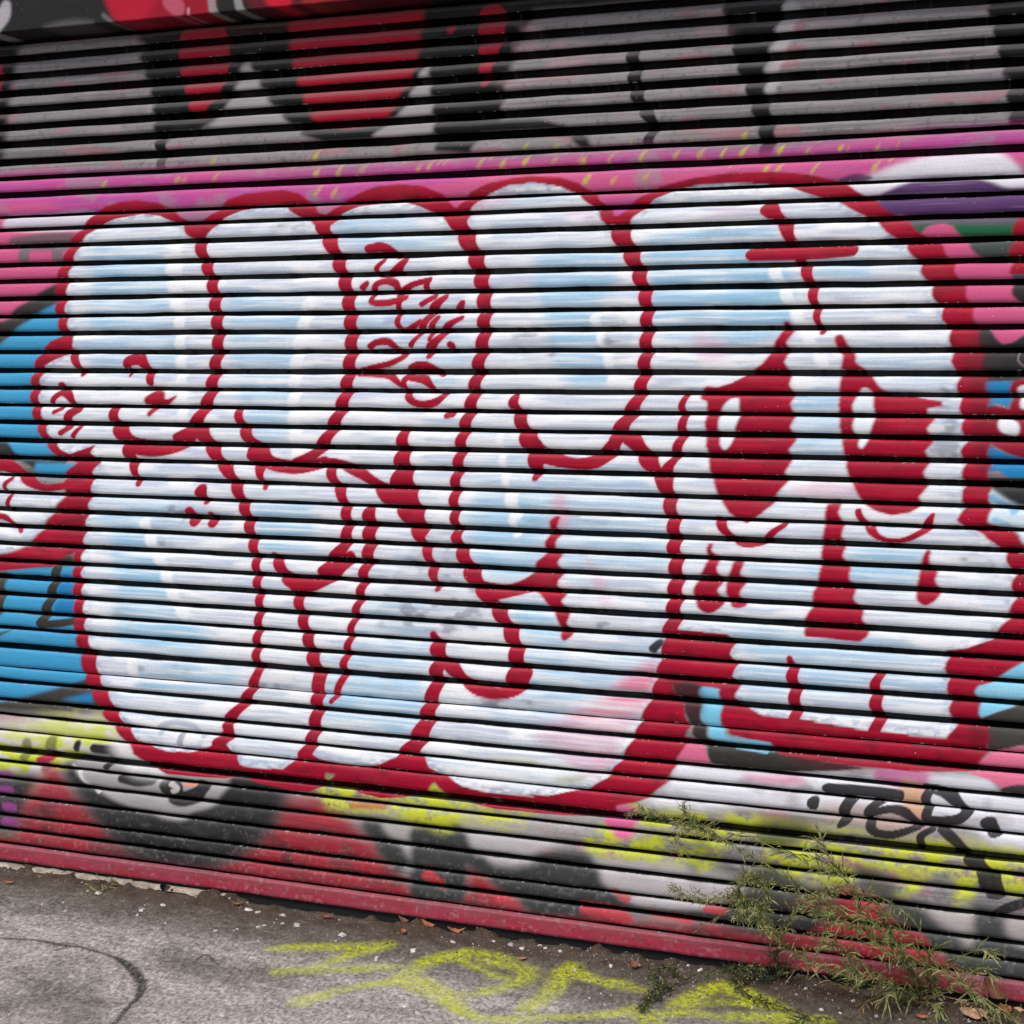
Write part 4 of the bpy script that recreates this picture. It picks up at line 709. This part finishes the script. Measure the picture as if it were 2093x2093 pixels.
# ------------------------------------------------------------------ weeds
def tube(v, f, path, r0, r1, sides=5):
    path = spline(path, False, 4); n = len(path); i0 = len(v)
    for k, p in enumerate(path):
        d = path[min(k + 1, n - 1)] - path[max(k - 1, 0)]; d /= np.linalg.norm(d) + 1e-9
        a_ = np.cross(d, (.3, .9, .2)); a_ /= np.linalg.norm(a_) + 1e-9; b_ = np.cross(d, a_); r = r0 + (r1 - r0) * k / (n - 1)
        for q in range(sides): an = 2 * math.pi * q / sides; v.append(tuple(p + r * (a_ * math.cos(an) + b_ * math.sin(an))))
    for k in range(n - 1):
        for q in range(sides): f.append((i0 + k * sides + q, i0 + k * sides + (q + 1) % sides, i0 + (k + 1) * sides + (q + 1) % sides, i0 + (k + 1) * sides + q))
    return path
def blade(v, f, p, d, L, wd, droop, rnd):
    d = np.array(d, float); d /= np.linalg.norm(d) + 1e-9
    side = np.cross(d, (rnd.uniform(-.6, .6), -1, rnd.uniform(-.3, .9))); side /= np.linalg.norm(side) + 1e-9
    i0 = len(v); n = 4; q = np.array(p, float)
    for k in range(n + 1):
        u = k / n; h = wd * (math.sin(math.pi * (u * .9 + .06)) ** .7); nrm = np.cross(side, d)
        v += [tuple(q - side * h), tuple(q + nrm * h * .35), tuple(q + side * h)]
        d = d + np.array((0, 0, -droop)) * .3; d /= np.linalg.norm(d); q = q + d * L / n
        q[1] = min(q[1], -.014)
        q[2] = max(q[2], .006)
    for k in range(n):
        for s_ in range(2): f.append((i0 + 3 * k + s_, i0 + 3 * k + 3 + s_, i0 + 3 * k + 4 + s_, i0 + 3 * k + 1 + s_))
def pod(v, f, p, r):
    i0 = len(v); p = np.array(p)
    for d in ((1, 0, 0), (0, 1, 0), (-1, 0, 0), (0, -1, 0), (0, 0, 1.3), (0, 0, -1.3)): v.append(tuple(p + r * np.array(d)))
    for a_, b_ in ((0, 1), (1, 2), (2, 3), (3, 0)): f.append((i0 + a_, i0 + b_, i0 + 4)); f.append((i0 + b_, i0 + a_, i0 + 5))
def leafmat(name, c1, c2, c3):
    m, t, b = material(name); n = noise_node(t, 45, 3, coords(t), .5)
    t.links.new(ramp(t, n.outputs[0], [(.32, lin(c1)), (.5, lin(c2)), (.7, lin(c3))]), b.inputs['Base Color'])
    b.inputs['Roughness'].default_value = .6; b.inputs['Specular IOR Level'].default_value = .3
    b.inputs['Subsurface Weight'].default_value = .0
    return m
M_green = leafmat('weed_leaf', (62, 68, 40), (108, 114, 66), (156, 156, 100)); M_stem = leafmat('weed_stem', (88, 94, 52), (126, 128, 74), (166, 160, 104)); M_pod = leafmat('weed_pod', (110, 104, 50), (156, 146, 78), (190, 174, 110))
M_creeper = leafmat('creeper_leaf', (36, 42, 26), (62, 68, 42), (96, 98, 62)); M_twig = leafmat('creeper_stem', (34, 30, 22), (56, 50, 36), (86, 76, 56))  # darker leaf and stem colours of the creeping weed
def weed(name, label, base_px, stems, mats, seed):
    """stems: (trace, distances in front of the wall, radius, leaves, leaf length, feathery)"""
    rnd = random.Random(seed); bp = on_ground(*P(base_px)[0]); bp[1] = min(bp[1], -.02)
    root = tag(empty(name, (bp[0], bp[1], 0)), label, 'weed'); B = np.array([bp[0], bp[1], 0])
    for tr, ys, rad, nl, ll, fe in stems:
        pp = P(tr); yy = np.interp(np.linspace(0, 1, len(pp)), np.linspace(0, 1, len(ys)), ys)
        path = []
        for (x, y), d in zip(pp, yy):
            q = on_wall(x, y, -d)
            if q[2] < .008: q = on_ground(x, y, .008)
            path.append(q)
        sv_, sf_, lv_, lf_, pv_, pf_ = [], [], [], [], [], []
        pa = tube(sv_, sf_, path, rad * 1.25, rad * .5); n = len(pa)
        nl = int(nl * 1.5)
        for k in range(nl):
            u = (k + rnd.random()) / nl; i = min(int(u * (n - 1)), n - 2); p = pa[i] + (pa[i + 1] - pa[i]) * (u * (n - 1) - i)
            d = pa[i + 1] - pa[i]; d /= np.linalg.norm(d) + 1e-9
            o_ = np.array((rnd.uniform(-1, 1), rnd.uniform(-1, .25), rnd.uniform(-.7, 1)))
            dd = d * rnd.uniform(.4, 1.0) + o_ * .8
            if rnd.random() < fe:                       # a side branchlet with tiny leaves and seed pods
                L = ll * rnd.uniform(.8, 2.0); e = p + dd / np.linalg.norm(dd) * L; mid = (p + e) / 2 + np.array((0, 0, .004))
                e[1] = min(e[1], -.015); e[2] = max(e[2], .01); mid[1] = min(mid[1], -.015)
                br = tube(sv_, sf_, [p, mid, e], rad * .35, rad * .2, 3)
                for w_ in range(6):
                    c = br[int(rnd.random() * (len(br) - 1))]; dv_ = np.array((rnd.uniform(-1, 1), rnd.uniform(-1, .4), rnd.uniform(-1, 1)))
                    if rnd.random() < .22: pod(pv_, pf_, c + dv_ * .006, rnd.uniform(.0014, .0026))
                    else: blade(lv_, lf_, c, dv_ + dd * .7, rnd.uniform(.010, .024), rnd.uniform(.0007, .0014), rnd.uniform(0, .5), rnd)
            else: blade(lv_, lf_, p, dd, ll * rnd.uniform(.7, 2.1), rnd.uniform(.0012, .0027), rnd.uniform(-.1, .8), rnd)
        st = new_obj('stem', np.array(sv_) - B, sf_, mats[1], root, True)
        if lv_: tag(new_obj('leaves', np.array(lv_) - B, lf_, mats[0], st, True), kind='stuff')
        if pv_: tag(new_obj('seed_pods', np.array(pv_) - B, pf_, mats[2], st, True), kind='stuff')
    return root
G_ = (M_green, M_stem, M_pod); S_ = (M_creeper, M_twig, M_pod)
weed('tall_weed', 'tall leaning green weed whose feathery tip lies across the yellow paint', 'P1330,1740', [
    ('P1340,1740 1290,1560 1000,1380 700,1160 480,1040 250,890 0,740 O1500,690 1380,620', [.06, .1, .13, .12, .1, .08, .06], .0022, 60, .030, .35),
    ('O1520,700 1400,650 1250,600 1100,560 950,540', [.06, .05], .0010, 46, .022, .95), ('O1440,670 1350,640 1240,700 1290,800', [.06, .06], .0008, 24, .020, .95), ('O1400,620 1300,560 1280,490', [.06, .06], .0008, 18, .018, .9),
    ('P1340,1740 1260,1500 1120,1300 960,1130 820,1040 740,960 660,850 600,720', [.05, .09, .12, .1, .09], .0018, 64, .034, .08), ('P760,960 690,900 560,850 330,790', [.09, .08], .0009, 18, .030, .05), ('P720,940 600,930 470,860', [.09, .1], .0008, 12, .026, .05),
    ('P350,810 180,720 60,690 O1600,680', [.07, .05], .0009, 14, .026, .1), ('P1340,1740 1420,1540 1560,1470 1660,1440 1715,1480', [.05, .08, .1], .0012, 26, .03, .05), ('P600,900 590,760 510,700 500,770', [.09, .09], .0007, 5, .02, 0), ('P1330,1740 1180,1500 900,1240 620,1130 300,1010', [.06, .15, .12], .0012, 22, .03, .1), ('P1350,1740 1250,1330 1130,1190 1000,1100', [.04, .06], .0010, 16, .03, .1), ('P1340,1740 1480,1600 1620,1560 1740,1620', [.05, .12], .0010, 18, .034, .05),
    ('P1880,1900 1640,1740 1420,1600 1290,1540', [.12, .1], .0014, 20, .03, .05)], G_, 1)
dry = (leafmat('dry_weed', (66, 54, 34), (110, 92, 60), (156, 136, 98)), leafmat('dry_weed_stem', (72, 60, 40), (112, 96, 66), (150, 132, 100)), M_pod)
weed('dry_weed', 'tangle of dry brown stalks inside the green weeds at the foot of the shutter', 'P1150,1800', [
    ('P1150,1800 980,1640 760,1560 560,1540 380,1600', [.08, .2, .22], .0012, 26, .024, .2), ('P1160,1800 1040,1560 900,1400 700,1330 520,1340', [.06, .14, .16], .0012, 24, .024, .3), ('P1150,1790 1010,1720 800,1700 640,1640', [.08, .24], .0011, 24, .022, .2), ('P1170,1790 1260,1640 1440,1560 1600,1590', [.06, .12], .0010, 18, .022, .1), ('P1140,1800 960,1760 860,1830', [.1, .26], .0010, 18, .024, .1), ('P1200,1800 1340,1740 1560,1800 1700,1890', [.06, .14], .0011, 22, .022, .1)], dry, 8)
weed('bushy_weed', 'bushy grey-green weed with many fine twigs, left of the tall leaning one', 'P900,1640', [
    ('P960,1690 540,1530 330,1380 200,1230 60,1090', [.10, .16, .17, .15], .0020, 70, .030, .55), ('P300,1350 160,1180 60,1060 O1700,960', [.16, .15, .14], .0012, 56, .026, .85), ('P200,1220 250,1080 210,1000 140,980', [.15, .14], .001, 36, .024, .8), ('P120,1150 0,1100 O1400,1110 1210,1050', [.14, .10], .0009, 40, .02, .9),
    ('P330,1380 440,1180 560,1100 700,1060', [.16, .14], .0012, 46, .026, .7), ('P540,1530 620,1330 680,1250 560,1180', [.16, .15], .0012, 44, .028, .45), ('O1900,1180 1600,1180 1350,1330', [.14, .10], .0007, 8, .02, .1), ('P120,1140 80,1200 260,1290', [.16, .16], .001, 40, .024, .8)], G_, 2)
weed('leafy_weed', 'low clump of narrow-leaved green weed at the foot of the shutter', 'P1250,1780', [
    ('P1250,1780 1180,1560 1000,1440 820,1300 600,1200', [.06, .14, .16], .0020, 70, .036, .25), ('P1240,1780 1000,1620 800,1480 640,1400', [.06, .16, .18], .0018, 60, .036, .2), ('P1260,1780 1200,1600 1120,1440 1040,1300 980,1180', [.05, .1, .1], .0016, 60, .034, .15),
    ('P1270,1780 1330,1600 1300,1480 1340,1440', [.05, .09], .0014, 36, .032, .1), ('P1250,1790 1080,1680 900,1620 780,1560', [.06, .2, .22], .0016, 44, .034, .15), ('P1280,1790 1460,1680 1600,1720 1700,1810 1880,1900', [.06, .1, .14], .0014, 40, .03, .1), ('P1240,1780 1100,1700 1020,1760', [.08, .2], .0012, 24, .04, 0), ('P1300,1790 1380,1820 1340,1880', [.08, .2], .0012, 22, .03, 0), ('P1150,1560 1000,1330 860,1200 820,1060', [.12, .12], .0012, 40, .028, .3)], G_, 3)
weed('creeping_weed', 'dark thin-stemmed weed sprawling over the yellow paint on the ground', 'P300,1620', [
    ('P300,1620 100,1600 O1700,1570 1500,1580 1280,1640 1120,1760', [.05, .1, .2], .0014, 40, .026, .3), ('O1130,1750 1060,1780 1000,1840', [.2, .25], .001, 28, .02, .9), ('O1200,1700 1120,1680 1060,1760', [.2, .25], .0008, 30, .018, .9), ('P290,1620 100,1640 40,1680 160,1760 280,1800 520,1880 960,1905', [.06, .2, .3], .0012, 70, .022, .35),
    ('P100,1640 0,1580 O1800,1560', [.1, .1], .0012, 40, .022, .7), ('P520,1880 400,1930', [.3, .3], .0008, 10, .02, 0), ('O1250,1600 1160,1560 1080,1620', [.12, .14], .0008, 30, .02, .7), ('P300,1620 340,1560 300,1500 320,1440', [.05, .1], .001, 40, .022, .6)], S_, 4)
M_straw = leafmat('straw', (70, 60, 34), (112, 98, 60), (150, 134, 92)); 
weed('dry_tuft', 'small dry grass tuft beside the mortar strip at the left', 'M670,1050', [('M670,1060 660,1020 655,975', [.03, .05], .0007, 8, .02, 0), ('M680,1060 720,1030 745,1015', [.03, .06], .0006, 8, .02, 0), ('M660,1060 620,1045 585,1020', [.03, .06], .0006, 8, .02, 0)], (M_straw, M_straw, M_straw), 5)
